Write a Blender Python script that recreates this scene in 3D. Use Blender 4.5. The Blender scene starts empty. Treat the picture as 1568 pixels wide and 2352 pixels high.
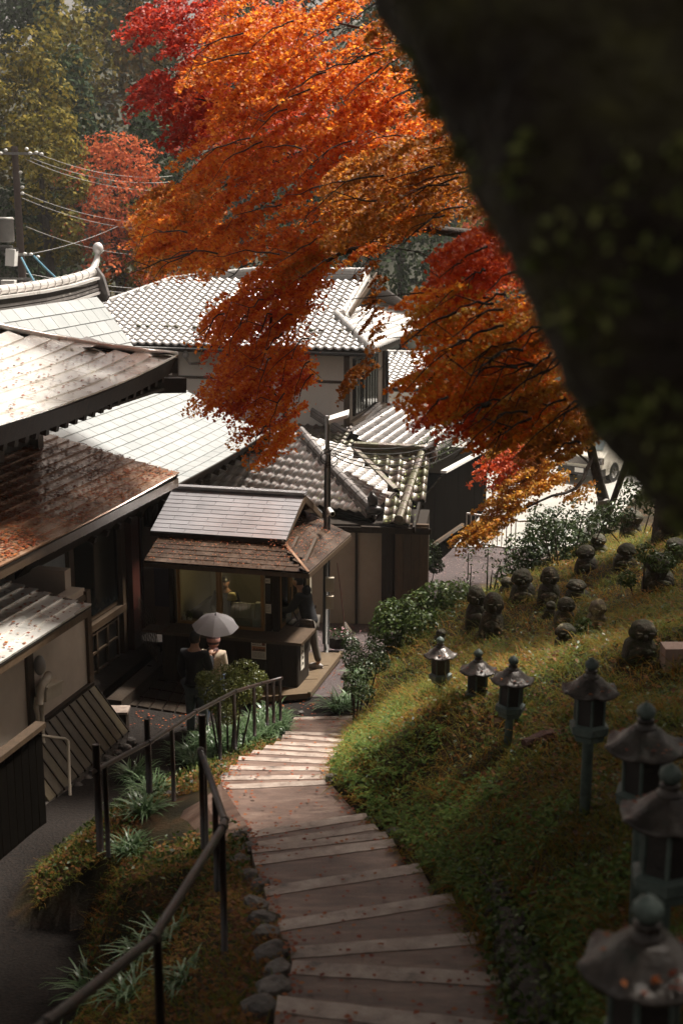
import bpy, math, random
import numpy as np
from mathutils import Vector, Matrix
random.seed(7); RNG=np.random.default_rng(11)
S=bpy.context.scene; COL=S.collection; PI=math.pi
# ------------------------------------------------ camera, world, sun, exposure
EYE=8.3
PITCH=math.atan(696/3070.)
cam=bpy.data.cameras.new('camera'); co=bpy.data.objects.new('camera',cam); COL.objects.link(co)
cam.sensor_fit='VERTICAL'; cam.sensor_height=36; cam.lens=3070/2352*36; cam.clip_start=.1; cam.clip_end=800
co.location=(0,0,EYE); co.rotation_euler=(PI/2-PITCH,0,0)
cam.dof.use_dof=True; cam.dof.focus_distance=27; cam.dof.aperture_fstop=2.0
S.camera=co
SUN_EL,SUN_AZ=62,56            # azimuth from +Y towards +X, degrees
wd=bpy.data.worlds.new('World'); S.world=wd; wd.use_nodes=True
nt=wd.node_tree; bg=nt.nodes['Background']
sky=nt.nodes.new('ShaderNodeTexSky'); sky.sky_type='NISHITA'; sky.sun_disc=False
sky.sun_elevation=math.radians(SUN_EL); sky.sun_rotation=math.radians(SUN_AZ); sky.dust_density=4; sky.air_density=1.2
hs=nt.nodes.new('ShaderNodeHueSaturation'); hs.inputs['Saturation'].default_value=.3
tint=nt.nodes.new('ShaderNodeMix'); tint.data_type='RGBA'; tint.blend_type='MULTIPLY'; tint.inputs[0].default_value=1
tint.inputs[7].default_value=(1.12,.98,.86,1)
nt.links.new(sky.outputs[0],hs.inputs['Color']); nt.links.new(hs.outputs[0],tint.inputs[6]); nt.links.new(tint.outputs[2],bg.inputs[0])
bg.inputs[1].default_value=.052
sl=bpy.data.lights.new('sun','SUN'); so=bpy.data.objects.new('sun',sl); COL.objects.link(so)
sl.energy=5; sl.angle=math.radians(7); sl.color=(1,.94,.85)
a,e=math.radians(SUN_AZ),math.radians(SUN_EL)
so.rotation_euler=Vector((math.sin(a)*math.cos(e),math.cos(a)*math.cos(e),math.sin(e))).to_track_quat('Z','Y').to_euler()
S.view_settings.view_transform='Standard'; S.view_settings.look='None'; S.view_settings.gamma=1
S.view_settings.exposure=1.03
S.cycles.use_denoising=True; S.cycles.max_bounces=6; S.cycles.transparent_max_bounces=8
S.cycles.volume_bounces=0; S.cycles.caustics_reflective=False; S.cycles.caustics_refractive=False
# ------------------------------------------------ measuring: photograph point + one known coordinate -> place
F=3070.; CX,CY=784,1176; sp,cp=math.sin(PITCH),math.cos(PITCH)
YAW=math.atan(846/math.hypot(F,696)); U=(math.sin(YAW),math.cos(YAW)); V=(U[1],-U[0])
def ray(px,py):
    a=(px-CX)/F; b=(CY-py)/F; return Vector((a,cp+b*sp,-sp+b*cp))
def d_(px,py,d): return Vector((0,0,EYE))+ray(px,py)*d
def z_(px,py,z):
    r=ray(px,py); return Vector((0,0,EYE))+r*((z-EYE)/r.z)
def s_(px,py,s):
    r=ray(px,py); return Vector((0,0,EYE))+r*(s/(r.x*U[0]+r.y*U[1]))
def t_(px,py,t):
    r=ray(px,py); return Vector((0,0,EYE))+r*(t/(r.x*V[0]+r.y*V[1]))
def hit(px,py,P0,n):
    r=ray(px,py); return Vector((0,0,EYE))+r*((P0-Vector((0,0,EYE))).dot(n)/r.dot(n))
def W(s,t,z): return Vector((s*U[0]+t*V[0],s*U[1]+t*V[1],z))
def ST(P): return (P.x*U[0]+P.y*U[1],P.x*V[0]+P.y*V[1])
# ------------------------------------------------ materials
def lin(c): return c if len(c)==4 else (*c,1)
MC={}
def mat(name,cols,rough=.6,scale=6.,bump=0.,bscale=None,spec=.5,metal=0,coat=0,trans=0,island=0.,detail=6,stretch=None,bdist=.02,rvar=0.,tcol=None):
    """noise-varied principled material; cols = list of ramp colours; island = share of per-piece variation"""
    if name in MC: return MC[name]
    m=bpy.data.materials.new(name); m.use_nodes=True; n=m.node_tree; L=n.links.new; p=n.nodes['Principled BSDF']
    tc=n.nodes.new('ShaderNodeTexCoord'); vec=tc.outputs['Object'] 
    geo=n.nodes.new('ShaderNodeNewGeometry'); vec=geo.outputs['Position']
    if stretch:
        mp=n.nodes.new('ShaderNodeMapping'); mp.inputs['Scale'].default_value=stretch; L(vec,mp.inputs[0]); vec=mp.outputs[0]
    no=n.nodes.new('ShaderNodeTexNoise'); no.inputs['Scale'].default_value=scale; no.inputs['Detail'].default_value=detail; no.inputs['Roughness'].default_value=.65; L(vec,no.inputs[0])
    fac=no.outputs[0]
    mr=n.nodes.new('ShaderNodeMapRange'); mr.inputs[1].default_value=.28; mr.inputs[2].default_value=.72; L(fac,mr.inputs[0]); fac=mr.outputs[0]
    if island>0:
        oi=n.nodes.new('ShaderNodeObjectInfo'); ad=n.nodes.new('ShaderNodeMath'); ad.operation='ADD'; L(oi.outputs['Random'],ad.inputs[0]); L(geo.outputs['Random Per Island'],ad.inputs[1])
        fr=n.nodes.new('ShaderNodeMath'); fr.operation='FRACT'; L(ad.outputs[0],fr.inputs[0])
        mx=n.nodes.new('ShaderNodeMix'); mx.inputs[0].default_value=island; L(fac,mx.inputs[2]); L(fr.outputs[0],mx.inputs[3]); fac=mx.outputs[0]
    cr=n.nodes.new('ShaderNodeValToRGB'); els=cr.color_ramp.elements
    for i,c in enumerate(cols):
        pos=i/(len(cols)-1) if len(cols)>1 else 0
        if i<2: els[i].position=pos; els[i].color=lin(c)
        else: q=els.new(pos); q.color=lin(c)
    if len(cols)==1: els[1].color=lin(cols[0])
    L(fac,cr.inputs[0]); L(cr.outputs[0],p.inputs['Base Color'])
    p.inputs['Roughness'].default_value=rough; p.inputs['Metallic'].default_value=metal; p.inputs['Specular IOR Level'].default_value=spec
    if rvar:
        r2=n.nodes.new('ShaderNodeMapRange'); r2.inputs[3].default_value=max(0.03,rough-rvar); r2.inputs[4].default_value=rough+rvar; 
        n3=n.nodes.new('ShaderNodeTexNoise'); n3.inputs['Scale'].default_value=scale*.6; L(vec,n3.inputs[0]); L(n3.outputs[0],r2.inputs[0]); L(r2.outputs[0],p.inputs['Roughness'])
    if coat: p.inputs['Coat Weight'].default_value=coat; p.inputs['Coat Roughness'].default_value=.12
    if bump:
        b=n.nodes.new('ShaderNodeBump'); b.inputs['Strength'].default_value=bump; b.inputs['Distance'].default_value=bdist
        n2=n.nodes.new('ShaderNodeTexNoise'); n2.inputs['Scale'].default_value=bscale or scale*4; n2.inputs['Detail'].default_value=8; L(vec,n2.inputs[0]); L(n2.outputs[0],b.inputs['Height']); L(b.outputs[0],p.inputs['Normal'])
    if trans:
        tr=n.nodes.new('ShaderNodeBsdfTranslucent'); ms=n.nodes.new('ShaderNodeMixShader'); ms.inputs[0].default_value=trans
        L(cr.outputs[0],tr.inputs[0]); out=n.nodes['Material Output']; L(p.outputs[0],ms.inputs[1]); L(tr.outputs[0],ms.inputs[2]); L(ms.outputs[0],out.inputs[0])
    MC[name]=m; return m
def glass_mat(name,tintc=(.8,.85,.8),a=.35,rough=.05):
    m=bpy.data.materials.new(name); m.use_nodes=True; n=m.node_tree; L=n.links.new; out=n.nodes['Material Output']; n.nodes.remove(n.nodes['Principled BSDF'])
    g=n.nodes.new('ShaderNodeBsdfGlossy'); g.inputs['Roughness'].default_value=rough
    t=n.nodes.new('ShaderNodeBsdfTransparent'); t.inputs[0].default_value=lin(tintc); f=n.nodes.new('ShaderNodeFresnel'); f.inputs[0].default_value=1.5
    ad=n.nodes.new('ShaderNodeMath'); ad.operation='ADD'; ad.inputs[1].default_value=a*.1; L(f.outputs[0],ad.inputs[0])
    mx=n.nodes.new('ShaderNodeMixShader'); L(ad.outputs[0],mx.inputs[0]); L(t.outputs[0],mx.inputs[1]); L(g.outputs[0],mx.inputs[2]); L(mx.outputs[0],out.inputs[0]); return m
M={}
M['tile']=mat('roof_tile',[(.10,.09,.085),(.22,.2,.19),(.36,.33,.31)],.30,3,.25,60,island=.35,rvar=.1,spec=.7,metal=.35)
M['tile_moss']=mat('mossy_roof_tile',[(.06,.045,.04),(.13,.095,.08),(.07,.07,.025),(.2,.155,.13)],.34,5,.35,60,island=.3,rvar=.12,spec=.6,metal=.2)
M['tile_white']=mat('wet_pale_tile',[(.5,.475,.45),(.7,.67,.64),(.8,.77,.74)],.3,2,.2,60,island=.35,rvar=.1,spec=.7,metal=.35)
M['slab']=mat('slate_sheet',[(.3,.32,.32),(.36,.375,.37),(.42,.425,.42)],.36,1.2,.06,30,island=.3,rvar=.05,spec=.6,metal=.2)
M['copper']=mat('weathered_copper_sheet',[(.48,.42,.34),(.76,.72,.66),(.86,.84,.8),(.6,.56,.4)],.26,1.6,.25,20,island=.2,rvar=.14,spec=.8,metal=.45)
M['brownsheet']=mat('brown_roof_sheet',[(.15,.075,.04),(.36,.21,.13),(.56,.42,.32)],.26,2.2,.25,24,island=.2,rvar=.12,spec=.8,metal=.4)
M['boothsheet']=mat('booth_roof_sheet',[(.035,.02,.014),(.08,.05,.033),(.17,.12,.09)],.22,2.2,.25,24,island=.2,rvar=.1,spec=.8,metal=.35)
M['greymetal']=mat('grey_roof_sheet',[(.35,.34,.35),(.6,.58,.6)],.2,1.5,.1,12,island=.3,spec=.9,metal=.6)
M['deck']=mat('roof_underlay',[(.015,.012,.01)],.9)
M['dwood']=mat('dark_wood',[(.008,.006,.004),(.02,.013,.008),(.04,.026,.015)],.65,5,.3,40,stretch=(3,3,.6),island=.3,spec=.25)
M['char']=mat('charred_board',[(.003,.0025,.002),(.008,.0065,.005)],1,5,.3,40,stretch=(3,3,.6),island=.3,spec=0)
M['bwood']=mat('brown_wood',[(.03,.018,.01),(.065,.04,.022),(.11,.07,.04)],.5,6,.3,40,stretch=(3,3,.6),island=.4)
M['owood']=mat('olive_board',[(.035,.024,.013),(.07,.05,.026),(.11,.085,.04)],.5,4,.25,30,island=.5)
M['lwood']=mat('window_wood',[(.22,.12,.04),(.33,.19,.07)],.45,6,.2,30,island=.3)
M['redwood']=mat('dark_red_wood',[(.035,.008,.005),(.07,.018,.01)],.5,5,.2,40,stretch=(3,3,.6))
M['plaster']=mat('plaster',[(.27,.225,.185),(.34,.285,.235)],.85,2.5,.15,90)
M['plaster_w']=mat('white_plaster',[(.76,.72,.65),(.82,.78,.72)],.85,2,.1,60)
M['frost']=mat('frosted_glass',[(.22,.24,.25),(.3,.32,.33)],.35,3,.2,120)
M['black']=mat('black_paint',[(.012,.011,.01),(.022,.018,.015)],.35,8,.2,60)
M['rail']=mat('rail_paint',[(.008,.006,.005),(.016,.01,.008),(.05,.018,.01)],.35,7,.3,60,detail=8)
M['darkglass']=mat('dark_glass',[(.01,.012,.012)],.06,spec=.8)
M['conc']=mat('path_concrete',[(.05,.026,.018),(.125,.07,.048),(.23,.155,.115)],.48,3,.4,45,rvar=.12,spec=1,stretch=(.8,3,1),bdist=.012)
M['granite']=mat('edge_stone',[(.07,.05,.04),(.27,.2,.16),(.37,.29,.24),(.48,.4,.34)],.48,5,.5,90,rvar=.1,spec=1)
M['rock']=mat('rock',[(.035,.03,.026),(.1,.085,.075),(.19,.17,.15)],.6,4,.7,18,bdist=.04)
M['statue']=mat('lichened_stone',[(.012,.009,.006),(.035,.024,.016),(.035,.036,.011),(.07,.052,.034),(.4,.35,.2)],.75,6,.8,22,bdist=.04)
M['statue_y']=mat('lichened_stone_yellow',[(.05,.035,.02),(.12,.09,.05),(.5,.43,.2)],.75,6,.8,22,bdist=.04)
M['asphalt']=mat('pale_wet_asphalt',[(.32,.31,.28),(.42,.4,.37)],.4,2,.3,50)
M['gravel']=mat('wet_gravel',[(.025,.018,.018),(.06,.042,.042),(.16,.115,.11)],.45,45,.9,55,bdist=.03)
M['pave']=mat('dark_paving',[(.014,.01,.008),(.03,.022,.016),(.05,.038,.028)],.35,3,.4,30,rvar=.12)
M['deckwood']=mat('deck_board',[(.09,.06,.035),(.15,.105,.06)],.45,5,.2,30,stretch=(1,4,1))
M['verd']=mat('verdigris',[(.045,.06,.052),(.09,.12,.105),(.14,.18,.16)],.5,9,.4,50)
M['bronze']=mat('bronze_roof',[(.018,.016,.013),(.042,.034,.03),(.08,.065,.056),(.036,.046,.038)],.33,7,.35,40,metal=.3,rvar=.1)
M['lampbody']=mat('lantern_box',[(.015,.013,.012),(.035,.028,.024)],.5,8,.2,40)
M['bark']=mat('bark',[(.012,.009,.006),(.035,.025,.017),(.06,.045,.03)],.85,12,.9,30,bdist=.03)
M['mossbark']=mat('mossy_bark',[(.006,.005,.004),(.022,.015,.01),(.05,.045,.018),(.17,.17,.05)],.9,4,1,22,bdist=.05)
M['moss']=mat('moss_tuft',[(.05,.065,.015),(.14,.17,.04),(.3,.32,.11)],.9,3,island=.8)
M['ground']=None
M['white']=mat('white_paint',[(.75,.73,.68),(.82,.8,.76)],.35,2)
M['van']=mat('van_paint',[(.7,.66,.56),(.76,.72,.62)],.25,2,coat=.5)
M['rubber']=mat('rubber',[(.015,.015,.015)],.7)
M['chrome']=mat('chrome',[(.6,.6,.6)],.15,metal=1)
M['galv']=mat('galvanised_steel',[(.2,.19,.18),(.3,.29,.27)],.4,9,.1,metal=.4)
M['gray']=mat('grey_plastic',[(.25,.24,.22),(.32,.3,.28)],.5,5)
M['beige']=mat('beige_plastic',[(.35,.3,.23),(.42,.36,.28)],.5,5)
M['skin']=mat('skin',[(.38,.2,.13),(.45,.25,.17)],.5,20)
M['hair']=mat('black_hair',[(.008,.006,.005),(.02,.015,.012)],.4,60)
M['navy']=mat('black_jacket',[(.007,.007,.009),(.014,.013,.015)],.8,8,.4,20)
M['trouser']=mat('grey_trousers',[(.09,.075,.06),(.13,.11,.09)],.85,8,.3,20)
M['jean']=mat('blue_jeans',[(.05,.07,.12),(.1,.14,.22)],.85,8,.3,20)
M['greyjean']=mat('grey_jeans',[(.05,.055,.065),(.09,.1,.11)],.85,8,.3,20)
M['shoe']=mat('grey_shoe',[(.25,.22,.2),(.4,.37,.35)],.6,20)
M['paper']=mat('paper',[(.62,.57,.48),(.7,.65,.56)],.8,5)
M['umb']=mat('umbrella_cloth',[(.42,.4,.42),(.52,.5,.52)],.5,3,trans=.15)
M['brocade']=mat('cardboard',[(.4,.35,.26),(.5,.44,.33)],.8,5)
M['innerwall']=mat('inner_wall',[(.3,.27,.2),(.36,.32,.24)],.8,3)
M['glass']=glass_mat('window_glass')
def leafmat(name,cols,trans=.58,rough=.5,island=.85,scale=.8,spec=.4): return mat(name,cols,rough,scale,0,trans=trans,island=island,spec=spec)
M['lf_orange']=leafmat('leaf_orange',[(.3,.05,.01),(.62,.13,.014),(.78,.22,.02),(.84,.34,.035),(.6,.3,.05)],.66)
M['lf_tongue']=leafmat('leaf_bright_orange',[(.55,.09,.012),(.8,.2,.018),(.88,.32,.03),(.88,.48,.07)],.68)  # lightened copy of the orange leaf, makes up for shade on these sprays
M['lf_red']=leafmat('leaf_red',[(.26,.016,.012),(.48,.04,.02),(.62,.09,.03)])
M['lf_redor']=leafmat('leaf_red_orange',[(.42,.045,.014),(.66,.1,.02),(.78,.19,.04)])
M['lf_brown']=leafmat('leaf_brown_orange',[(.2,.075,.012),(.42,.14,.016),(.58,.22,.025),(.3,.19,.03)])
M['lf_yel']=leafmat('leaf_yellow_orange',[(.4,.13,.012),(.6,.24,.02),(.72,.4,.05),(.42,.3,.05)])
M['lf_green']=leafmat('leaf_dark_green',[(.015,.03,.01),(.035,.06,.018),(.07,.1,.03)],.2,.4)
M['lf_bush']=leafmat('leaf_bush_green',[(.02,.04,.01),(.06,.1,.02),(.12,.15,.035)],.25,.42,spec=.45)
M['lf_fern']=leafmat('leaf_fern',[(.05,.085,.018),(.1,.17,.03),(.2,.27,.06)],.35,.5,spec=.2)
M['lf_hedge']=leafmat('leaf_hedge',[(.05,.06,.012),(.1,.12,.02),(.19,.19,.04)],.3,.35,spec=.6)
M['lf_strap']=leafmat('leaf_strap',[(.04,.085,.03),(.11,.19,.075),(.3,.4,.25)],.25,.3,spec=.6)
M['lf_far1']=leafmat('leaf_far_green',[(.008,.018,.007),(.022,.042,.014),(.055,.08,.028)],.3,.75,spec=.1)
M['lf_far2']=leafmat('leaf_far_yellow',[(.05,.05,.01),(.13,.11,.02),(.3,.22,.035)],.35,.7,spec=.1)
M['lf_far3']=leafmat('leaf_far_brown',[(.025,.026,.009),(.07,.05,.014),(.15,.08,.02)],.3,.7,spec=.1)
M['lf_far4']=leafmat('leaf_far_orange',[(.28,.05,.018),(.46,.1,.035),(.55,.16,.05),(.42,.055,.05)],.35,.7,spec=.1)
M['grass']=leafmat('grass_blade',[(.05,.075,.014),(.09,.13,.02),(.18,.17,.028),(.3,.12,.02),(.1,.12,.02)],.4,.6,spec=.12,island=.45,scale=1.4)
M['mulch']=leafmat('mulch_leaf',[(.05,.018,.008),(.12,.045,.014),(.22,.09,.02),(.06,.05,.015)],.1,.6,spec=.2)
M['litter']=leafmat('fallen_leaf',[(.12,.02,.01),(.24,.05,.016),(.34,.12,.025)],.1,.5,spec=.3)
# ------------------------------------------------ mesh helpers
class G:
    def __init__(s): s.v=[]; s.f=[]
    def add(s,vs,fs):
        o=len(s.v); s.v+= [tuple(v) for v in vs]; s.f+=[tuple(i+o for i in f) for f in fs]; return s
    def hexa(s,P): # 8 points: bottom 4 ccw, top 4
        return s.add(P,[(3,2,1,0),(4,5,6,7),(0,1,5,4),(1,2,6,5),(2,3,7,6),(3,0,4,7)])
    def box(s,x0,x1,y0,y1,z0,z1): return s.hexa([(x0,y0,z0),(x1,y0,z0),(x1,y1,z0),(x0,y1,z0),(x0,y0,z1),(x1,y0,z1),(x1,y1,z1),(x0,y1,z1)])
    def bst(s,s0,s1,t0,t1,z0,z1): # box in the building frame
        return s.hexa([W(s0,t0,z0),W(s0,t1,z0),W(s1,t1,z0),W(s1,t0,z0),W(s0,t0,z1),W(s0,t1,z1),W(s1,t1,z1),W(s1,t0,z1)])
    def beam(s,A,B,w,h,up=(0,0,1)):
        A=Vector(A);B=Vector(B);d=(B-A).normalized();x=d.cross(Vector(up)).normalized()*(w/2);y=x.cross(d).normalized()*(h/2)
        return s.hexa([A-x-y,A+x-y,B+x-y,B-x-y,A-x+y,A+x+y,B+x+y,B-x+y])
    def tube(s,path,rad,n=8,cap=True):
        P=[Vector(p) for p in path]; R=rad if hasattr(rad,'__len__') else [rad]*len(P); o=len(s.v); ref=None
        for i,p in enumerate(P):
            d=(P[min(i+1,len(P)-1)]-P[max(i-1,0)]).normalized()
            if ref is None: ref=Vector((0,0,1)) if abs(d.z)<.9 else Vector((1,0,0))
            x=d.cross(ref).normalized(); ref=x.cross(d).normalized()
            for k in range(n):
                a=2*PI*k/n; s.v.append(tuple(p+(x*math.cos(a)+ref*math.sin(a))*R[i]))
        for i in range(len(P)-1):
            for k in range(n):
                k2=(k+1)%n; s.f.append((o+i*n+k,o+i*n+k2,o+(i+1)*n+k2,o+(i+1)*n+k))
        if cap: s.f.append(tuple(o+k for k in range(n))); s.f.append(tuple(o+(len(P)-1)*n+k for k in reversed(range(n))))
        return s
    def lathe(s,prof,c=(0,0,0),n=24,mod=None,rz=0):
        o=len(s.v)
        for r,z in prof:
            for k in range(n):
                a=2*PI*k/n+rz; q=r*(mod(a-rz,r,z) if mod else 1); s.v.append((c[0]+q*math.cos(a),c[1]+q*math.sin(a),c[2]+z))
        for i in range(len(prof)-1):
            for k in range(n):
                k2=(k+1)%n; s.f.append((o+i*n+k,o+i*n+k2,o+(i+1)*n+k2,o+(i+1)*n+k))
        s.f.append(tuple(o+k for k in reversed(range(n)))); s.f.append(tuple(o+(len(prof)-1)*n+k for k in range(n)))
        return s
    def ell(s,c,r,nu=12,nv=8,rot=None,noise=0,seed=0):
        o=len(s.v); R=rot or Matrix.Identity(3); rn=random.Random(seed); ph=[rn.uniform(0,6) for _ in range(6)]
        for i in range(nv+1):
            th=PI*i/nv
            for k in range(nu):
                a=2*PI*k/nu; d=Vector((math.sin(th)*math.cos(a),math.sin(th)*math.sin(a),math.cos(th)))
                q=1+noise*(math.sin(3*d.x+ph[0])*math.sin(4*d.y+ph[1])+.6*math.sin(7*d.z+ph[2]+3*d.x)+.4*math.sin(9*d.y+ph[3]))
                p=R@Vector((d.x*r[0]*q,d.y*r[1]*q,d.z*r[2]*q)); s.v.append((c[0]+p.x,c[1]+p.y,c[2]+p.z))
        for i in range(nv):
            for k in range(nu):
                k2=(k+1)%nu; s.f.append((o+i*nu+k,o+(i+1)*nu+k,o+(i+1)*nu+k2,o+i*nu+k2))
        return s
    def poly(s,pts,th=0,n=None):
        pts=[Vector(p) for p in pts]
        if th==0: return s.add(pts,[tuple(range(len(pts)))])
        n=n or (pts[1]-pts[0]).cross(pts[2]-pts[0]).normalized(); k=len(pts); q=[p-n*th for p in pts]
        return s.add(pts+q,[tuple(range(k)),tuple(reversed(range(k,2*k)))]+[(i,i+k,(i+1)%k+k,(i+1)%k) for i in range(k)])
def obj(name,g,m,parent=None,smooth=False,kind=None):
    vs=g.v; 
    if vs:
        A=np.array(vs); c=(A.min(0)+A.max(0))/2; c[2]=A[:,2].min() 
    else: c=np.zeros(3); A=np.zeros((0,3))
    me=bpy.data.meshes.new(name); me.from_pydata((A-c).tolist(),[],g.f); me.materials.append(m)
    if smooth: me.polygons.foreach_set('use_smooth',[True]*len(me.polygons))
    o=bpy.data.objects.new(name,me); COL.objects.link(o); o.location=Vector(c)
    if parent is not None: o.parent=parent; o.location=Vector(c)-wpos(parent)
    if kind: o['kind']=kind
    return o
def wpos(o):
    p=Vector((0,0,0))
    while o is not None: p+=o.location; o=o.parent
    return p
def tag(o,label,cat,group=None,kind=None):
    o['label']=label; o['category']=cat
    if group: o['group']=group
    if kind: o['kind']=kind
    return o
def thing(name,loc,label,cat,group=None):
    o=bpy.data.objects.new(name,None); o.empty_display_size=.2; COL.objects.link(o); o.location=Vector(loc); return tag(o,label,cat,group)
def struct(name,g,m,smooth=False): 
    o=obj(name,g,m,smooth=smooth); o['kind']='structure'; return o
def npmesh(name,verts,faces,m,parent=None,kind=None,loops=4):
    """verts Nx3, faces Kx(loops) numpy"""
    me=bpy.data.meshes.new(name); c=verts.mean(0) if len(verts) else np.zeros(3)
    me.vertices.add(len(verts)); me.vertices.foreach_set('co',(verts-c).astype(np.float32).ravel())
    me.loops.add(faces.size); me.loops.foreach_set('vertex_index',faces.astype(np.int32).ravel())
    me.polygons.add(len(faces)); me.polygons.foreach_set('loop_start',np.arange(0,faces.size,loops,dtype=np.int32)); me.polygons.foreach_set('loop_total',np.full(len(faces),loops,dtype=np.int32))
    me.update(calc_edges=True); me.materials.append(m)
    o=bpy.data.objects.new(name,me); COL.objects.link(o); o.location=Vector(c)
    if parent is not None: o.parent=parent; o.location=Vector(c)-wpos(parent)
    if kind: o['kind']=kind
    return o
def unit(a): return a/np.maximum(np.linalg.norm(a,axis=-1,keepdims=True),1e-9)
def leafcloud(P,size,nrm=None,jit=.8,aspect=.62,var=.35,droop=0.):
    """rhombic leaf per point, 2 bent halves as one 4-gon pair; returns verts, faces"""
    n=len(P); r=unit(RNG.normal(size=(n,3)))
    N=r if nrm is None else unit(nrm+jit*r)
    A=unit(np.cross(N,unit(RNG.normal(size=(n,3))))); A[:,2]-=droop; A=unit(A); B=unit(np.cross(N,A))
    s=(size*(1+var*RNG.uniform(-1,1,n)))[:,None]
    v=np.stack([P-A*s*.5,P+B*s*.5*aspect+N*s*.08,P+A*s*.5,P-B*s*.5*aspect+N*s*.08],1).reshape(-1,3)
    f=np.arange(4*n).reshape(-1,4); return v,f
def leaves(name,P,size,m,parent=None,kind=None,**k):
    v,f=leafcloud(np.asarray(P,float),size,**k); return npmesh(name,v,f,m,parent,kind)
# ------------------------------------------------ the ground: heights
ZS=[(-8,7.7),(3,4.75),(7.4,3.46),(13.1,1.95),(14.25,1.86),(20.1,.1),(21,0),(23.5,0),(30,-.55),(36,-1.0),(41,-1.2),(300,-1.2)]
zs=lambda y: float(np.interp(y,[a for a,_ in ZS],[b for _,b in ZS]))
EDGES=[((600,2470),(1215,2500)),((638,2302),(1175,2338)),((674,2214),(1150,2230)),((668,2168),(1100,2149)),((638,2100),(1035,2067)),((606,2024),(960,1997)),((582,1958),(900,1938)),((578,1936),(885,1920)),((582,1924),(858,1904)),((566,1902),(840,1876)),
 ((500,1800),(752,1796)),((510,1782),(756,1781)),((530,1760),(762,1761)),((550,1741),(768,1744)),((582,1727),(780,1730)),((612,1716),(784,1719)),((634,1706),(790,1708)),((650,1692),(796,1695)),((656,1681),(802,1685)),((676,1648),(816,1644))]
def on_profile(px,py):
    lo,hi=2.,60.
    r=ray(px,py)
    for _ in range(50):
        mid=(lo+hi)/2; k=mid/r.y
        if EYE+r.z*k>zs(mid): lo=mid
        else: hi=mid
    return Vector((r.x*lo/r.y,lo,zs(lo)))
EP=[(on_profile(*l),on_profile(*r)) for l,r in EDGES]
XLt=[(-8,-.2)]+[(l.y,l.x) for l,_ in EP]; XRt=[(-8,1.35)]+[(r.y,r.x) for _,r in EP]
foot=[(21,.3),(23,.5),(25,1.0),(27,2.1),(30,3.5),(34,5.2),(40,8.2),(60,16)]
xr=lambda y: float(np.interp(y,[a for a,_ in XRt+foot],[b for _,b in XRt+foot]))
xl=lambda y: float(np.interp(y,[a for a,_ in XLt],[b for _,b in XLt]))
BK=[(0,0),(.25,.1),(.7,.5),(1.3,.92),(2.2,1.25),(5,2.2),(12,4.6),(30,9)]
bank=lambda d: float(np.interp(d,[a for a,_ in BK],[b for _,b in BK]))
def sm(a,b,x): x=min(1,max(0,(x-a)/(b-a))); return x*x*(3-2*x)
def hz(x,y):
    b=zs(y); r=xr(y)
    if x>r:
        k=1-.3*sm(24,36,y); z=b+bank(x-r)*k+.05*math.sin(x*2.3+y*1.7)*min(1,(x-r))+.03*math.sin(x*5.1-y*3.3)*min(1,x-r); return z
    l=xl(y)
    if y<20.6 and x<l:
        d=l-x; yard=np.interp(y,[0,11,16,19,20.6],[1.2,.6,.42,.1,0.])
        k_=sm(11.4,12.3,y)*(1-sm(15.2,16.6,y)); pad=.35+.95*k_
        z=b-.1-.06*min(d,.3)-.28*min(d,pad)*k_-max(0,d-pad)*(1.15+1.2*k_ if y<13.5 else .8); return max(yard,z)
    if y<20.8 and l<=x<=r: return b-.22
    return b
def ground(px,py,d0=3.,d1=90.,off=0.):
    r=ray(px,py); d=d0; o=Vector((0,0,EYE))
    while d<d1:
        p=o+r*d
        if p.z<=hz(p.x,p.y)+off: 
            lo,hi=d-.15,d
            for _ in range(12):
                m_=(lo+hi)/2; p=o+r*m_
                if p.z<=hz(p.x,p.y)+off: hi=m_
                else: lo=m_
            return o+r*hi
        d+=.15
    return o+r*d1
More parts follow.
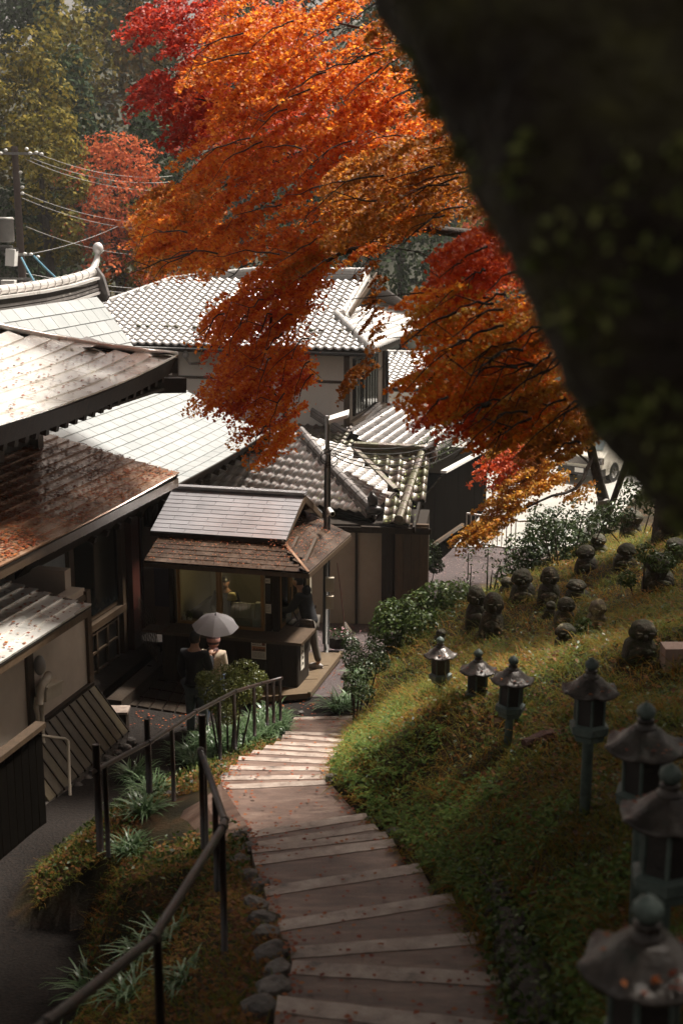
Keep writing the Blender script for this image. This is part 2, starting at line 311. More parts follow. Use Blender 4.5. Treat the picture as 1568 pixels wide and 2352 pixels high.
# ------------------------------------------------ roof tiles
WAVE=[0,-.014,-.02,-.015,.004,.036,.046,.024,0]
COUNT={}
def inpoly(x,y,P):
    c=False; n=len(P)
    for i in range(n):
        x1,y1=P[i];x2,y2=P[(i+1)%n]
        if (y1>y)!=(y2>y) and x<(x2-x1)*(y-y1)/(y2-y1)+x1: c=not c
    return c
def tiles(parent,Sf,poly,du,dv,m,name='tile',wave=False,th=.022,lift=.03,stag=0.,gap=.004,limit=280,deckm=None,jit=.003,nearest=None,margin=0,big=1):
    """courses of tiles over the surface Sf(a,b) inside poly; every tile stands proud at its lower edge"""
    a0=min(p[0] for p in poly);a1=max(p[0] for p in poly);b0=min(p[1] for p in poly);b1=max(p[1] for p in poly)
    nu=max(1,round((a1-a0)/du)); nv=max(1,round((b1-b0)/dv)); du=(a1-a0)/nu; dv=(b1-b0)/nv
    prof=WAVE if wave else [0,0]; n=len(prof)-1; key=(parent.name,name); cnt=COUNT.get(key,0); rest=G(); dk=G(); L=[]
    Sv=lambda a,b: Vector(Sf(a,b))
    for j in range(nv):
        bl=b0+j*dv; off=(j%2)*du*stag
        for i in range(-1 if off else 0,nu):
            al=a0+i*du+off; 
            ca,cb=max(al,a0),min(al+du,a1)
            if cb-ca>.06*du and inpoly((ca+cb)/2,bl+dv/2,poly):
                L.append((al,bl))
                p=[Sv(ca,bl),Sv(cb,bl),Sv(cb,bl+dv),Sv(ca,bl+dv)]; nn=(p[1]-p[0]).cross(p[3]-p[0]).normalized()
                dk.add([q-nn*.025 for q in p],[(0,1,2,3)])
    eye=Vector((0,0,EYE)); L.sort(key=lambda q:(Sv(*q)-eye).length)
    for al,bl in L:
        aL=max(al,a0); aR=min(al+du,a1); bt=min(bl+dv*1.06,b1)
        p0=Sv(aL,bl);p1=Sv(aR,bl);p3=Sv(aL,bt);p2=Sv(aR,bt); nn=(p1-p0).cross(p3-p0).normalized()
        g=p1-p0; ga=g.normalized()*gap; j1=random.uniform(-jit,jit); vs=[];fs=[]
        for k in range(n+1):
            q=k/n; w=prof[k]; lo=p0+ga+(p1-p0-ga*2)*q; hi=p3+ga+(p2-p3-ga*2)*q
            vs+= [lo+nn*(w+lift+j1-th),lo+nn*(w+lift+j1),hi+nn*(w+.004)]
        for k in range(n): fs+=[(3*k,3*k+3,3*k+4,3*k+1),(3*k+1,3*k+4,3*k+5,3*k+2)]
        if not wave: fs+=[(0,1,2),(3,5,4)]
        if cnt<limit:
            cnt+=1; g_=G(); g_.add(vs,fs); o=obj(name,g_,m,parent,smooth=wave)
        else: rest.add(vs,fs)
    COUNT[key]=cnt
    if rest.v: obj('distant_'+name+'s',rest,m,parent,smooth=wave,kind='stuff')
    obj('roof_deck',dk,deckm or M['deck'],parent)
def face(poly3,up=None):
    """plane through a roof polygon whose first two points are the eave; returns Sf, 2D poly, normal"""
    P=[Vector(p) for p in poly3]; O=P[0]; ea=(P[1]-P[0]).normalized(); w=P[2]-P[0]; n=ea.cross(w).normalized()
    if n.z<0: n=-n
    eb=n.cross(ea).normalized(); 
    if eb.z<0: eb=-eb
    return (lambda a,b:O+ea*a+eb*b),[((p-O).dot(ea),(p-O).dot(eb)) for p in P],n
def ridge(parent,path,r=.085,stack=.0,m=None,seg=.3,name='ridge_tile',sw=.22,layers=4):
    m=m or M['tile']; path=[Vector(p) for p in path]; 
    for A,B in zip(path[:-1],path[1:]):
        L=(B-A).length; k=max(1,round(L/seg)); d=(B-A)/k
        for i in range(k):
            P=A+d*i; Q=P+d*1.03; n_=COUNT.get((parent.name,name),0); COUNT[(parent.name,name)]=n_+1
            obj(name,G().tube([P,P+d*.86,P+d*.86,Q],[r,r*.97,r*1.1,r*1.1],10),m,parent,smooth=False)
        if stack>0:
            for q in range(layers):
                h=stack/layers; off=Vector((0,0,-r*.6-h*(q+.5)))
                obj('ridge_course',G().beam(A+off,B+off,sw-.03*((q+1)%2),h*.8),m,parent)
def leaf_litter(parent,Sf,box,n,size=.05,m=None,name='fallen_leaves',dens=None):
    a0,a1,b0,b1=box; P=[]
    while len(P)<n:
        a=random.uniform(a0,a1);b=random.uniform(b0,b1)
        if dens and random.random()>dens(a,b): continue
        p=Vector(Sf(a,b)); P.append((p.x,p.y,p.z+.045))
    up=np.tile([0.,0.,1.],(len(P),1)); return leaves(name,P,size,m or M['litter'],parent,kind='stuff',nrm=up,jit=.25,aspect=.8)
# ------------------------------------------------ main hall (left): two curved eaves
hall=thing('temple_hall',W(18,-10,0),'dark timber temple hall at far left with two stacked leaf-strewn sheet roofs','temple hall')
def sori(a,amp,a1=22.,ln=6.): return amp*max(0,(a-(a1-ln))/ln)**2.4
def S3(a,b): # upper roof a=s, b = inward
    z=5.5+.22*b+.035*b*b+sori(a+b*.9,.27,22,6)*max(0,1-b/5)+.05*max(0,b-0)*sori(a+b,1,22,3)
    return W(a,-8.9-b,z)
P3=[(10,0),(22,0),(17.6,4.4),(10,4.4)]
tiles(hall,S3,P3,.85,.26,M['copper'],'roof_sheet',stag=.5,lift=.035,th=.03,limit=260)
# hip closing face and edge
hp=[Vector(S3(22-k,k))+Vector((0,0,.03)) for k in [i*.4 for i in range(12)]]
obj('hip_edge',G().tube(hp,[.055]*len(hp),8),M['copper'],hall,smooth=True)
g=G()
for i in range(24):
    s0=10+i*.5; s1=s0+.5; A=Vector(S3(s0,0));B=Vector(S3(s1,0))
    g.hexa([A+Vector((0,0,-.30))-Vector((*V,0))*.12,B+Vector((0,0,-.30))-Vector((*V,0))*.12,B+Vector((0,0,0))-Vector((*V,0))*.01,A+Vector((0,0,0))-Vector((*V,0))*.01,
            A+Vector((0,0,-.30))-Vector((*V,0))*.5,B+Vector((0,0,-.30))-Vector((*V,0))*.5,B+Vector((0,0,-.05))-Vector((*V,0))*.5,A+Vector((0,0,-.05))-Vector((*V,0))*.5])
obj('eave_board',g,M['dwood'],hall)
g=G()
for i in range(11):
    b0=i*.4; b1=b0+.4; A=Vector(S3(22-b0,b0));B=Vector(S3(22-b1,b1)); u=Vector((*U,0))
    # far hip face slopes away
    C=W(22,-8.9-b0*2,5.5); 
    g.add([A,B,B-u*.02-Vector((0,0,.3)),A-u*.02-Vector((0,0,.3))],[(0,1,2,3)])
obj('hip_board',g,M['dwood'],hall)
S3b=lambda a,b: Vector(W(22-b,-8.9-a,5.5+.22*b+.035*b*b+sori(22-a,.27,22,6)*max(0,1-b/5)))
tiles(hall,lambda a,b:S3b(7-a,b),[(0,0),(7,0),(2.6,4.4),(0,4.4)],.85,.5,M['copper'],'end_roof_sheet',lift=.03,th=.03,limit=60)
for i in range(38):
    s0=10.2+i*.31; A=Vector(S3(min(s0,21.9),.14)); 
    obj('rafter',G().beam(A+Vector((0,0,-.37)),Vector(W(s0,-11.0,5.62)),.10,.13),M['dwood'],hall)
A=Vector(S3(21.9,.35))
obj('hip_rafter',G().beam(A+Vector((*V,0))*.42+Vector((*U,0))*.2+Vector((0,0,-.62)),W(20,-11,5.4),.24,.26),M['dwood'],hall)
obj('soffit',G().bst(10,21.9,-11,-9.05,5.2,5.24),M['dwood'],hall)
g=G().bst(10,20.9,-11.25,-11.05,3.9,5.4).bst(20.7,20.9,-16,-11.05,0,6); obj('upper_wall',g,M['dwood'],hall)
for i in range(8): obj('post',G().bst(11+i*1.36,11.2+i*1.36,-11.08,-10.9,4.0,5.3),M['bwood'],hall)
# lower pent roof
S2=lambda a,b: W(a,-8.72-b,3.71+.215*b+.01*b*b+sori(a,.06,21.5,5))
tiles(hall,S2,[(10,0),(21.5,0),(21.5,2.5),(10,2.5)],1.1,.2,M['brownsheet'],'pent_roof_sheet',stag=.5,lift=.03,th=.026,limit=290)
obj('pent_eave_board',G().bst(10,21.5,-8.87,-8.74,3.54,3.69),M['bwood'],hall)
obj('pent_verge_board',G().beam(W(21.5,-8.77,3.67),W(21.5,-11.2,4.2),.05,.14),M['bwood'],hall)
obj('pent_soffit',G().hexa([W(10,-8.8,3.58),W(21.5,-8.8,3.58),W(21.5,-11.1,4.03),W(10,-11.1,4.03),W(10,-8.8,3.61),W(21.5,-8.8,3.61),W(21.5,-11.1,4.07),W(10,-11.1,4.07)]),M['dwood'],hall)
for i in range(24): obj('pent_rafter',G().beam(W(10.1+i*.49,-8.82,3.52),W(10.1+i*.49,-10.3,3.8),.07,.09),M['dwood'],hall)
leaf_litter(hall,S2,(10,21.5,.03,2.4),8000,.055,dens=lambda a,b:.55+.45*math.sin(a*3)*math.sin(b*4+a))
leaf_litter(hall,S3,(11,21.9,.02,3.2),900,.055,dens=lambda a,b:1 if inpoly(a,b,P3) else 0)
# lower storey: wall with windows
tw=-10.2
obj('lower_wall',G().bst(10,22.6,tw-.35,tw-.15,0,3.8),M['dwood'],hall)
for n_,(x0,y0,x1,y1) in enumerate([(60,1300,157,1375),(172,1262,272,1388)]):
    A=ST(t_(x0,y0,tw)); B=ST(t_(x1,y0,tw)); zt,zb=2.72,1.2+(.0 if n_ else .0)
    w=obj('window',G().bst(A[0]-.09,B[0]+.09,tw-.14,tw-.05,zb-.1,zt+.1),M['bwood'],hall)
    obj('pane',G().bst(A[0],B[0],tw-.06,tw-.035,zb,zt),M['frost'] if n_==0 else M['darkglass'],w)
for px in (40,163,283,300): 
    A=ST(t_(px,1300,tw+.02)); obj('post',G().bst(A[0]-.09,A[0]+.09,tw-.14,tw+.04,0,3.75),M['bwood'],hall)
obj('wall_rail',G().bst(17,22.3,tw-.1,tw+.05,.95,1.08),M['bwood'],hall)
obj('corner_pillar',G().bst(22.35,22.68,tw-.2,tw+.14,0,3.5),M['redwood'],hall)
dr=obj('lattice_door',G().bst(19.6,21.9,tw-.1,tw-.02,.1,.93),M['black'],hall)
for i in range(3): obj('lattice_rail',G().bst(19.6,21.9,tw-.01,tw+.03,.15+i*.36,.19+i*.36),M['bwood'],dr)
for i in range(6): obj('lattice_stile',G().bst(19.6+i*.45,19.66+i*.45,tw-.01,tw+.035,.1,.93),M['bwood'],dr)
obj('base_stone',G().bst(17,22.7,tw-.15,tw+.5,-.05,.12),M['pave'],hall)
# ------------------------------------------------ annex, near left
ax=thing('annex',W(16,-9.2,0),'near-left plastered annex with bright sheet lean-to roof and sloping board skirt','annex')
S1=lambda a,b: W(a,-8.46-b,2.6+.175*b+.02*b*b)
tiles(ax,S1,[(11.5,0),(17.3,0),(17.3,3),(11.5,3)],.9,.21,M['copper'],'roof_sheet',stag=.5,lift=.034,th=.03,limit=200)
leaf_litter(ax,S1,(11.5,17.3,.02,1.8),650,.055)
obj('eave_board',G().bst(11.5,17.28,-8.58,-8.48,2.45,2.585),M['bwood'],ax)
obj('verge_board',G().beam(W(17.27,-8.5,2.56),W(17.27,-11.3,3.1),.05,.13),M['bwood'],ax)
obj('soffit',G().hexa([W(11.5,-8.55,2.5),W(17.25,-8.55,2.5),W(17.25,-9.2,2.6),W(11.5,-9.2,2.6),W(11.5,-8.55,2.53),W(17.25,-8.55,2.53),W(17.25,-9.2,2.63),W(11.5,-9.2,2.63)]),M['dwood'],ax)
for i in range(10): obj('rafter',G().beam(W(12+i*.58,-8.6,2.43),W(12+i*.58,-9.1,2.52),.09,.11),M['dwood'],ax)
obj('wall',G().bst(11.5,18.15,-9.2,-8.98,0,2.6).bst(17.95,18.15,-12,-9.2,0,2.9),mat('cream_plaster',[(.44,.37,.3),(.54,.46,.38)],.85,2.5,.15,90),ax)
for px,wd_ in ((208,.14),(68,.17)):
    A=ST(t_(px,1520,-8.95)); obj('post',G().bst(A[0]-wd_/2,A[0]+wd_/2,-9.0,-8.93,.2,2.55),M['bwood'],ax)
obj('wall_plate',G().bst(11.5,18.15,-9.0,-8.94,2.42,2.5),M['bwood'],ax)
obj('skirt_rail',G().bst(15.6,18.2,-8.99,-8.9,1.0,1.06),M['dwood'],ax)
nb=12
for i in range(nb):
    s0=15.5+i*.222; A=W(s0,-8.90,1.0);B=W(s0+.2,-8.90,1.0);C=W(s0+.2,-8.36,.3);D=W(s0,-8.36,.3); 
    obj('skirt_board',G().poly([A,B,C,D],.03),M['owood'],ax)
    if i<nb: obj('skirt_batten',G().beam(W(s0+.211,-8.88,1.01),W(s0+.211,-8.33,.29),.022,.05,up=V+(0,)),M['dwood'],ax)
obj('skirt_footing',G().bst(15.4,18.2,-8.6,-8.34,-.1,.31),M['rock'],ax)
# stone base below skirt
for i in range(16):
    s0=15.6+i*.17; obj('base_stone',G().ell(W(s0,-8.30,.12+.05*math.sin(i*2.1)),(.1,.07,.1),8,6,noise=.08,seed=i),M['rock'],ax)
# ducts on the wall
ac=thing('wall_duct',t_(118,1550,-8.9),'lagged duct elbow and pipes fixed to the plaster wall near the dark fence','duct')
def wp(px,py,o=.0): return t_(px,py,-8.9+o)
obj('duct_hood',G().ell(wp(92,1528,.02),(.09,.09,.15),10,8),M['gray'],ac,smooth=True)
obj('bent_duct',G().tube([wp(112,1550,.02),wp(108,1560,.08),wp(98,1572,.1),wp(93,1590,.1),wp(92,1618,.1)],[.06,.065,.06,.055,.055],10),M['beige'],ac,smooth=True)
obj('collector_box',G().beam(wp(96,1596,.1),wp(132,1578,.1),.16,.20),M['beige'],ac)
obj('collector_lid',G().beam(wp(96,1580,.1),wp(134,1563,.1),.2,.03),M['beige'],ac)
obj('lower_pipe',G().tube([wp(95,1610,.08),wp(97,1640,.08),wp(98,1700,.12),wp(100,1708,.14)],.035,10),M['beige'],ac,smooth=True)
obj('side_pipe',G().tube([wp(84,1600,.05),wp(82,1625,.05),wp(87,1645,.06),wp(88,1668,.06)],.03,10),M['beige'],ac,smooth=True)
obj('drain_pipe',G().tube([t_(95,1690,-8.6),t_(150,1697,-8.4),t_(157,1702,-8.32),t_(162,1830,-8.2)],.022,8),M['beige'],ac,smooth=True)
# dark board fence in the corner
fn=thing('board_fence',z_(60,1900,.4),'black stained board fence with brown cap rail in the near left corner','fence')
A=t_(96,1668,-8.0); sA=ST(A)[0]
for i in range(16):
    s1=sA-i*.19; obj('board',G().bst(s1-.18,s1,-8.06,-8.0,.1,A.z-.02-.0*i),M['char'],fn)
obj('cap_rail',G().bst(sA-3.1,sA+.03,-8.1,-7.95,A.z-.02,A.z+.05),M['bwood'],fn)
# ------------------------------------------------ the pale sheet-roofed hall behind
h4=thing('great_hall',W(24,-12,0),'large hall with smooth pale grey sheet roof and stacked ridge behind the left eaves','temple hall')
PR=[(0,3.2),(.45,3.29),(1.5,3.78),(2.45,4.31),(3.15,4.85),(4.1,6.12),(4.4,6.45)]
def S4(a,b):
    z=float(np.interp(b,[p[0] for p in PR],[p[1] for p in PR])); z=z-.0
    return W(a,-9.55-b,z+sori(a,.14,29.2,6)*max(0,1-b/3)-.06*max(0,1-b/2))
tiles(h4,S4,[(17.5,0),(29.2,0),(29.2,4.25),(17.5,4.25)],.5,.2,M['slab'],'roof_sheet',stag=.5,lift=.026,th=.024,gap=.007,limit=300,jit=.001)
g=G()
for i in range(12):
    b0=i*.36; A=Vector(S4(29.2,b0));B=Vector(S4(29.2,b0+.36)); u=Vector((*U,0))*.04; z=Vector((0,0,1))
    g.hexa([A-z*.28,A-z*.28+u,B-z*.28+u,B-z*.28,A+z*.0,A+u,B+u,B])
obj('verge_board',g,M['dwood'],h4)
g=G()
for i in range(12):
    s0=17.5+i*.975; A=Vector(S4(s0,0));B=Vector(S4(s0+.975,0)); z=Vector((0,0,1)); v=Vector((*V,0))*.25
    g.hexa([A-z*.3-v,B-z*.3-v,B-z*.02,A-z*.02,A-z*.2-v,B-z*.2-v,B,A])
obj('eave_board',g,M['dwood'],h4)
for i in range(18): obj('rafter',G().beam(Vector(S4(20+i*.5,.1))-Vector((0,0,.3)),W(20+i*.5,-10.9,3.3),.09,.11),M['dwood'],h4)
obj('hip_rafter',G().beam(Vector(S4(29.1,.05))-Vector((0,0,.42)),W(28,-10.8,3.0),.18,.2),M['dwood'],h4)
obj('wall',G().bst(22,28.4,-14,-10.9,0,3.3),M['plaster'],h4)
for i in range(5): obj('post',G().bst(22.1+i*1.5,22.3+i*1.5,-10.85,-10.72,0,3.4),M['bwood'],h4)
obj('back_roof',G().poly([W(17.5,-14,6.4),W(29.2,-14,6.4),W(29.2,-19,3.2),W(17.5,-19,3.2)],.06),M['slab'],h4)
zr=lambda s: 6.42+sori(s,.18,29.5,4)
for q in range(5):
    for i in range(8):
        s0=19+i*1.3; obj('ridge_course',G().beam(W(s0,-14,zr(s0)-.22+q*.085),W(s0+1.3,-14,zr(s0+1.3)-.22+q*.085),.42-.05*(q)%.2,.055),M['tile_white'] if q in (0,4) else M['tile'],h4)
obj('ridge_base',G().beam(W(19,-14,6.33),W(29.4,-14,6.4),.3,.3),M['dwood'],h4)
for i in range(30):
    s0=19.1+i*.345; s1=s0+.355
    obj('ridge_cap',G().tube([W(s0,-14,zr(s0)+.25),W(s0+.3,-14,zr(s0+.3)+.25),W(s0+.3,-14,zr(s0+.3)+.25),W(s1,-14,zr(s1)+.25)],[.1,.1,.115,.115],12),M['tile_white'],h4,smooth=False)
orn=obj('ridge_end_ornament',G().poly([W(29.45,-14.3,6.15),W(29.45,-13.7,6.15),W(29.45,-13.62,6.3),W(29.45,-13.75,6.75),W(29.45,-13.9,6.95),W(29.45,-14.1,6.95),W(29.45,-14.25,6.75),W(29.45,-14.38,6.3)],.12),M['tile'],h4)
obj('ornament_bulb',G().tube([W(29.2,-14,zr(29.2)+.25),W(29.5,-14,zr(29.4)+.32),W(29.7,-14,zr(29.5)+.5),W(29.78,-14,zr(29.5)+.68)],[.1,.09,.075,.06],10).ell(W(29.8,-14,zr(29.5)+.78),(.13,.13,.15),12,8),M['tile_white'],orn,smooth=True)
obj('ornament_scroll',G().tube([W(29.5+.12*math.cos(t)*(1-t/9)+.12,-13.85,6.35+.12*math.sin(t)*(1-t/9)) for t in [i*.5 for i in range(12)]],.035,8),M['tile_white'],orn,smooth=True)
# ------------------------------------------------ two-storey house at the back
hb=thing('two_storey_house',W(40,-13,-.8),'two-storey white-walled house with grey wave-tiled hip and gable roof behind the maple','house')
ze=4.42
E0=W(36.6,-17.6,ze);E1=W(36.6,-8.95,ze); zr2=6.3; sr=41.3
n_front=Vector((*U,0)).cross(Vector((0,0,1)))
up=(Vector(W(sr,-12,zr2))-Vector(W(36.6,-12,ze))); fn_=Vector((*V,0)).cross(up).normalized(); fn_=fn_ if fn_.z>0 else -fn_
Rl=hit(395,640,Vector(E0),fn_); Rr=W(sr,-10.3,zr2); Hl=hit(235,696,Vector(E0),fn_); K1=hit(772,724,Vector(E0),fn_)
Gr=hit(842,645,Vector(E0),fn_); Gb=hit(803,722,Vector(E0),fn_)
Sf,P2,_=face([E0,E1,K1,Gb,Gr,Rl,Hl])
tiles(hb,Sf,P2,.262,.235,M['tile_white'],'tile',wave=True,limit=290,lift=.046,th=.05)
for i in range(26): # mossy snow-guard row
    Q=Sf(1.2+i*.3,1.0); 
    if i%3!=2: obj('snow_guard',G().ell(Q+Vector((0,0,.07)),(.09,.04,.045),8,5),M['tile_moss'],hb,smooth=True)
C1=Vector(E1); C2=t_(984,744,-8.95); T2=t_(872,706,-9.9); T2.z=K1.z+.05
C2=W(45.2,-8.95,ze); T2=W(43.7,-10.45,K1.z)
Sg,Pg,_=face([C1,C2,T2,K1])
tiles(hb,Sg,Pg,.262,.235,M['tile_white'],'side_tile',wave=True,limit=240,lift=.046,th=.05)
ridge(hb,[Rl,W(sr,-14,zr2+.1),W(sr,-10.2,zr2+.12)],.09,.3,M['tile_white'])
ridge(hb,[Hl,Rl],.085,.2,M['tile_white'])
ridge(hb,[Vector(Rr)+Vector((0,0,.05)),Gb+(K1-Gb)*.5+Vector((0,0,.08)),K1+Vector((0,0,.08))],.085,.12,M['tile_white'])
ridge(hb,[K1+Vector((0,0,.08)),C1+Vector((0,0,.1))],.085,.14,M['tile_white'])
ridge(hb,[T2+Vector((0,0,.05)),(T2+C2)/2+Vector((0,0,.02)),C2+Vector((0,0,.16))],.08,.12,M['tile_white'])
obj('gable_panel',G().poly([K1+Vector((0,0,0)),T2,W(sr,-10.3,zr2)],.05),M['dwood'],hb)
obj('gable_verge',G().beam(W(sr,-9.95,zr2),Gb,.06,.16),M['bwood'],hb)
obj('back_roof',G().poly([W(46,-8.95,ze),W(46,-17.6,ze),W(sr,-16.8,zr2),W(sr,-10.3,zr2)],.05),M['tile'],hb)
obj('eave_board',G().bst(36.62,36.72,-17.6,-8.97,ze-.16,ze-.01).bst(36.72,45.2,-9.07,-8.98,ze-.16,ze-.01),M['dwood'],hb)
obj('soffit',G().bst(36.7,45.1,-17.5,-9.05,ze-.2,ze-.17),M['dwood'],hb)
gu=G().tube([W(36.5,-17.6,ze-.1),W(36.5,-8.85,ze-.12)],.05,8); obj('gutter',gu,M['black'],hb,smooth=True)
dp=obj('downpipe_head',G().ell(W(36.6,-14.55,ze-.28),(.1,.1,.12),8,6),M['gray'],hb); obj('elbow_pipe',G().tube([W(36.6,-14.55,ze-.35),W(36.7,-14.45,ze-.55),W(37.3,-14.4,ze-.6)],.04,8),M['gray'],dp)
sw,tw2=37.4,-9.9
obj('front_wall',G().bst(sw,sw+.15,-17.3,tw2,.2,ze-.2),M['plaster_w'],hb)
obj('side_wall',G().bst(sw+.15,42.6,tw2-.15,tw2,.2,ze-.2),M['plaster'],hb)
for t in (-16.9,-15.2,-13.5,-11.75,tw2+.02): obj('post',G().bst(sw-.05,sw+.1,t-.09,t+.09,.8,ze-.18),M['bwood'],hb)
obj('wall_rail',G().bst(sw-.03,sw+.1,-17.2,tw2-.09,3.35,3.43),M['bwood'],hb)
obj('base_rail',G().bst(sw-.06,sw+.1,-17.2,tw2-.09,2.4,2.5) if False else G().bst(sw-.06,sw+.1,-17.2,-13,2.55,2.65),M['bwood'],hb)
for (a,b) in ((sw+.75,sw+2.0),(sw+2.12,sw+3.5)):
    w=obj('window',G().bst(a-.06,b+.06,tw2,tw2+.07,2.3,4.0),M['dwood'],hb); obj('pane',G().bst(a,b,tw2+.06,tw2+.085,2.36,3.94),M['darkglass'],w)
    for k in range(5): obj('mullion',G().bst(a+(b-a)*k/4-.015,a+(b-a)*k/4+.015,tw2+.085,tw2+.1,2.36,3.94),M['dwood'],w)
obj('sill_board',G().bst(sw,sw+4.6,tw2,tw2+.2,2.1,2.2),M['bwood'],hb)
obj('corner_post',G().bst(sw+4.5,sw+4.66,tw2-.05,tw2+.09,2.1,ze-.2),M['bwood'],hb)
obj('downpipe',G().tube([t_(888,806,-9.4),t_(889,925,-9.4)],.055,8),M['black'],hb,smooth=True)
# skirt roof under the right-hand windows
q0=W(37.2,-9.85,2.08); q1=W(42.1,-9.85,2.08); 
q2=z_(1062,990,.95); s2,t2=ST(q2); q3=z_(995,1048,.95)
qe0=W(36.0,t2,.95); qe1=W(s2,t2,.95)
Sq,Pq,_=face([qe0,qe1,q1,q0]); 
tiles(hb,Sq,Pq,.262,.235,M['tile'],'skirt_tile',wave=True,limit=290,lift=.046,th=.05)
ridge(hb,[q1+Vector((0,0,.08)),qe1+Vector((0,0,.1))],.085,.14,M['tile'])
obj('skirt_board',G().beam(qe0-Vector((0,0,.08)),qe1-Vector((0,0,.08)),.05,.13),M['dwood'],hb)
obj('lower_wall',G().bst(36.4,42,-10,t2-.7,-1.1,1.2),M['dwood'],hb)
# front skirt roof, seen beside the lamp pole
f0=z_(590,1060,1.3); a0=W(34.6,-17,1.35); a1=W(34.6,-9.6,1.35); b1=W(37.35,-9.85,2.1); b0=W(37.35,-17,2.5)
Sk,Pk,_=face([a0,W(34.6,-8.9,1.35),b1,W(37.35,-17,2.1)])
tiles(hb,Sk,Pk,.262,.235,M['tile_moss'],'front_skirt_tile',wave=True,limit=200,lift=.035,th=.03)
ridge(hb,[s_(715,940,37.1),s_(792,990,37.0)],.06,.16,M['tile'],name='flashing_tile')
ridge(hb,[s_(792,992,37.0)+Vector((0,0,.02)),t_(870,926,-9.75)],.05,.1,M['tile'],name='flashing_tile')
# ------------------------------------------------ single-storey wing with big hip roof in the middle
mb=thing('tiled_wing',z_(780,1400,0),'single-storey wing with pale wave-tiled hip roof above the ticket booth','house')
e0=z_(418,1112,2.02); e1=z_(853,1181,2.0); T=hit(690,998,Vector((0,30.5,3.25)),Vector((0,1,0)))
ev=(e1-e0).normalized(); 
Tl=T-ev*5.6; Tl.z=T.z
Sm,Pm,nm=face([e0-ev*.6,e1,T,Tl])
tiles(mb,Sm,Pm,.25,.232,M['tile_white'],'tile',wave=True,limit=295,lift=.048,th=.05)
r_e=z_(908,1128,2.0); r_t=hit(812,1033,Vector((0,29.8,0)),Vector((0,1,0)))
# right face of the hip
ex=e1+(r_e-e1)*1.0
nr_=(r_e-e1).cross(T-e1); vt_=hit(815,1036,e1,nr_)
_S,_P,_n=face([e1,r_e,T]); _q=[((p-e1).dot((r_e-e1).normalized()),0) for p in (vt_,)]
ea_=(r_e-e1).normalized(); eb_=_n.cross(ea_).normalized(); eb_=eb_ if eb_.z>0 else -eb_
Sr_=lambda a,b:e1+ea_*a+eb_*b
Pr=[((p-e1).dot(ea_),(p-e1).dot(eb_)) for p in (e1,r_e,vt_,T)]
tiles(mb,Sr_,Pr,.235,.2,M['tile_white'],'side_tile',wave=True,limit=200,lift=.046,th=.05)
ridge(mb,[T+Vector((0,0,.1)),(T+e1)/2+Vector((0,0,.06)),e1+Vector((0,0,.14))],.1,.16,M['tile'],name='hip_tile',sw=.26)
obj('hip_end_ornament',G().ell(e1+Vector((.02,-.02,.3)),(.12,.1,.16),10,8,noise=.2).ell(e1+Vector((.05,-.05,.1)),(.2,.1,.1),10,8),M['black'],mb,smooth=True)
obj('gutter',G().tube([e0-Vector((0,.06,.1)),e1-Vector((-.05,.08,.12))],.05,8),M['char'],mb,smooth=True)
obj('eave_board',G().beam(e0-Vector((0,-.1,.1)),e1-Vector((0,-.1,.1)),.06,.14).beam(e1-Vector((0,0,.1)),ex-Vector((0,0,.1)),.06,.14),M['dwood'],mb)
# plaster wall facing the yard below
wa=ground(700,1432,off=0); wb=ground(824,1434); wb2=Vector((wb.x,wb.y,0)); 
dirw=Vector((1,-.12,0)).normalized(); w0=wb2-dirw*3.2; 
def wallbox(A,B,z0,z1,th=.12):
    d=(B-A).normalized(); n=Vector((-d.y,d.x,0))*th; return G().hexa([Vector((A.x,A.y,z0)),Vector((B.x,B.y,z0)),Vector((B.x,B.y,z0))+n,Vector((A.x,A.y,z0))+n,Vector((A.x,A.y,z1)),Vector((B.x,B.y,z1)),Vector((B.x,B.y,z1))+n,Vector((A.x,A.y,z1))+n])
obj('wall',wallbox(w0,wb2+dirw*.55,-.6,1.78),M['plaster'],mb)
obj('post',wallbox(wb2+dirw*.48,wb2+dirw*.72,-.6,1.8,.0-.08),M['dwood'],mb)
obj('post',wallbox(wb2-dirw*.08,wb2-dirw*.03,-.6,1.78,-.05),M['dwood'],mb)
door=obj('plank_door',wallbox(wb2+dirw*.75,wb2+dirw*1.45,-.6,1.9),M['bwood'],mb)
for i in range(4): obj('door_plank',wallbox(wb2+dirw*(.77+i*.17),wb2+dirw*(.925+i*.17),-.55,1.85,-.03),M['bwood'],door)
obj('wall_beam',wallbox(w0,wb2+dirw*1.5,1.7,1.82,-.04),M['dwood'],mb)
obj('inner_block',wallbox(w0+Vector((0,.3,0)),wb2+dirw*1.4+Vector((0,.3,0)),-.6,1.8,1.6),M['dwood'],mb)
# small mossy gabled roof
pr0=hit(812,1032,Vector((0,29.4,0)),Vector((0,1,0))); pr1=hit(986,1046,Vector((0,29.3,0)),Vector((0,1,0)))
pe1=hit(950,1207,Vector((0,26.9,0)),Vector((0,1,0))); pe0=hit(884,1202,Vector((0,26.95,0)),Vector((0,1,0)))
pv=hit(908,1128,Vector((0,28.0,0)),Vector((0,1,0)))
po=thing('entrance_roof',(pe1.x,pe1.y,0),'small mossy gabled tile roof with fat barrel ridge beside the dark shed','roof')
Sp,Pp,_=face([pe0,pe1,pr1,pr0,pv])
tiles(po,Sp,Pp,.3,.3,M['tile_moss'],'tile',wave=True,limit=250,lift=.014,th=.014)
ridge(po,[pr0+Vector((0,0,.1)),pr1+Vector((0,0,.16))],.085,.2,M['tile_moss'],seg=.34)
obj('ridge_end',G().tube([pr1+Vector((-.1,0,.16)),pr1+Vector((.1,-.02,.24)),pr1+Vector((.18,-.02,.38))],[.09,.08,.04],8).ell(pr1+Vector((.08,0,.02)),(.1,.08,.17),8,6),M['tile'],po,smooth=True)
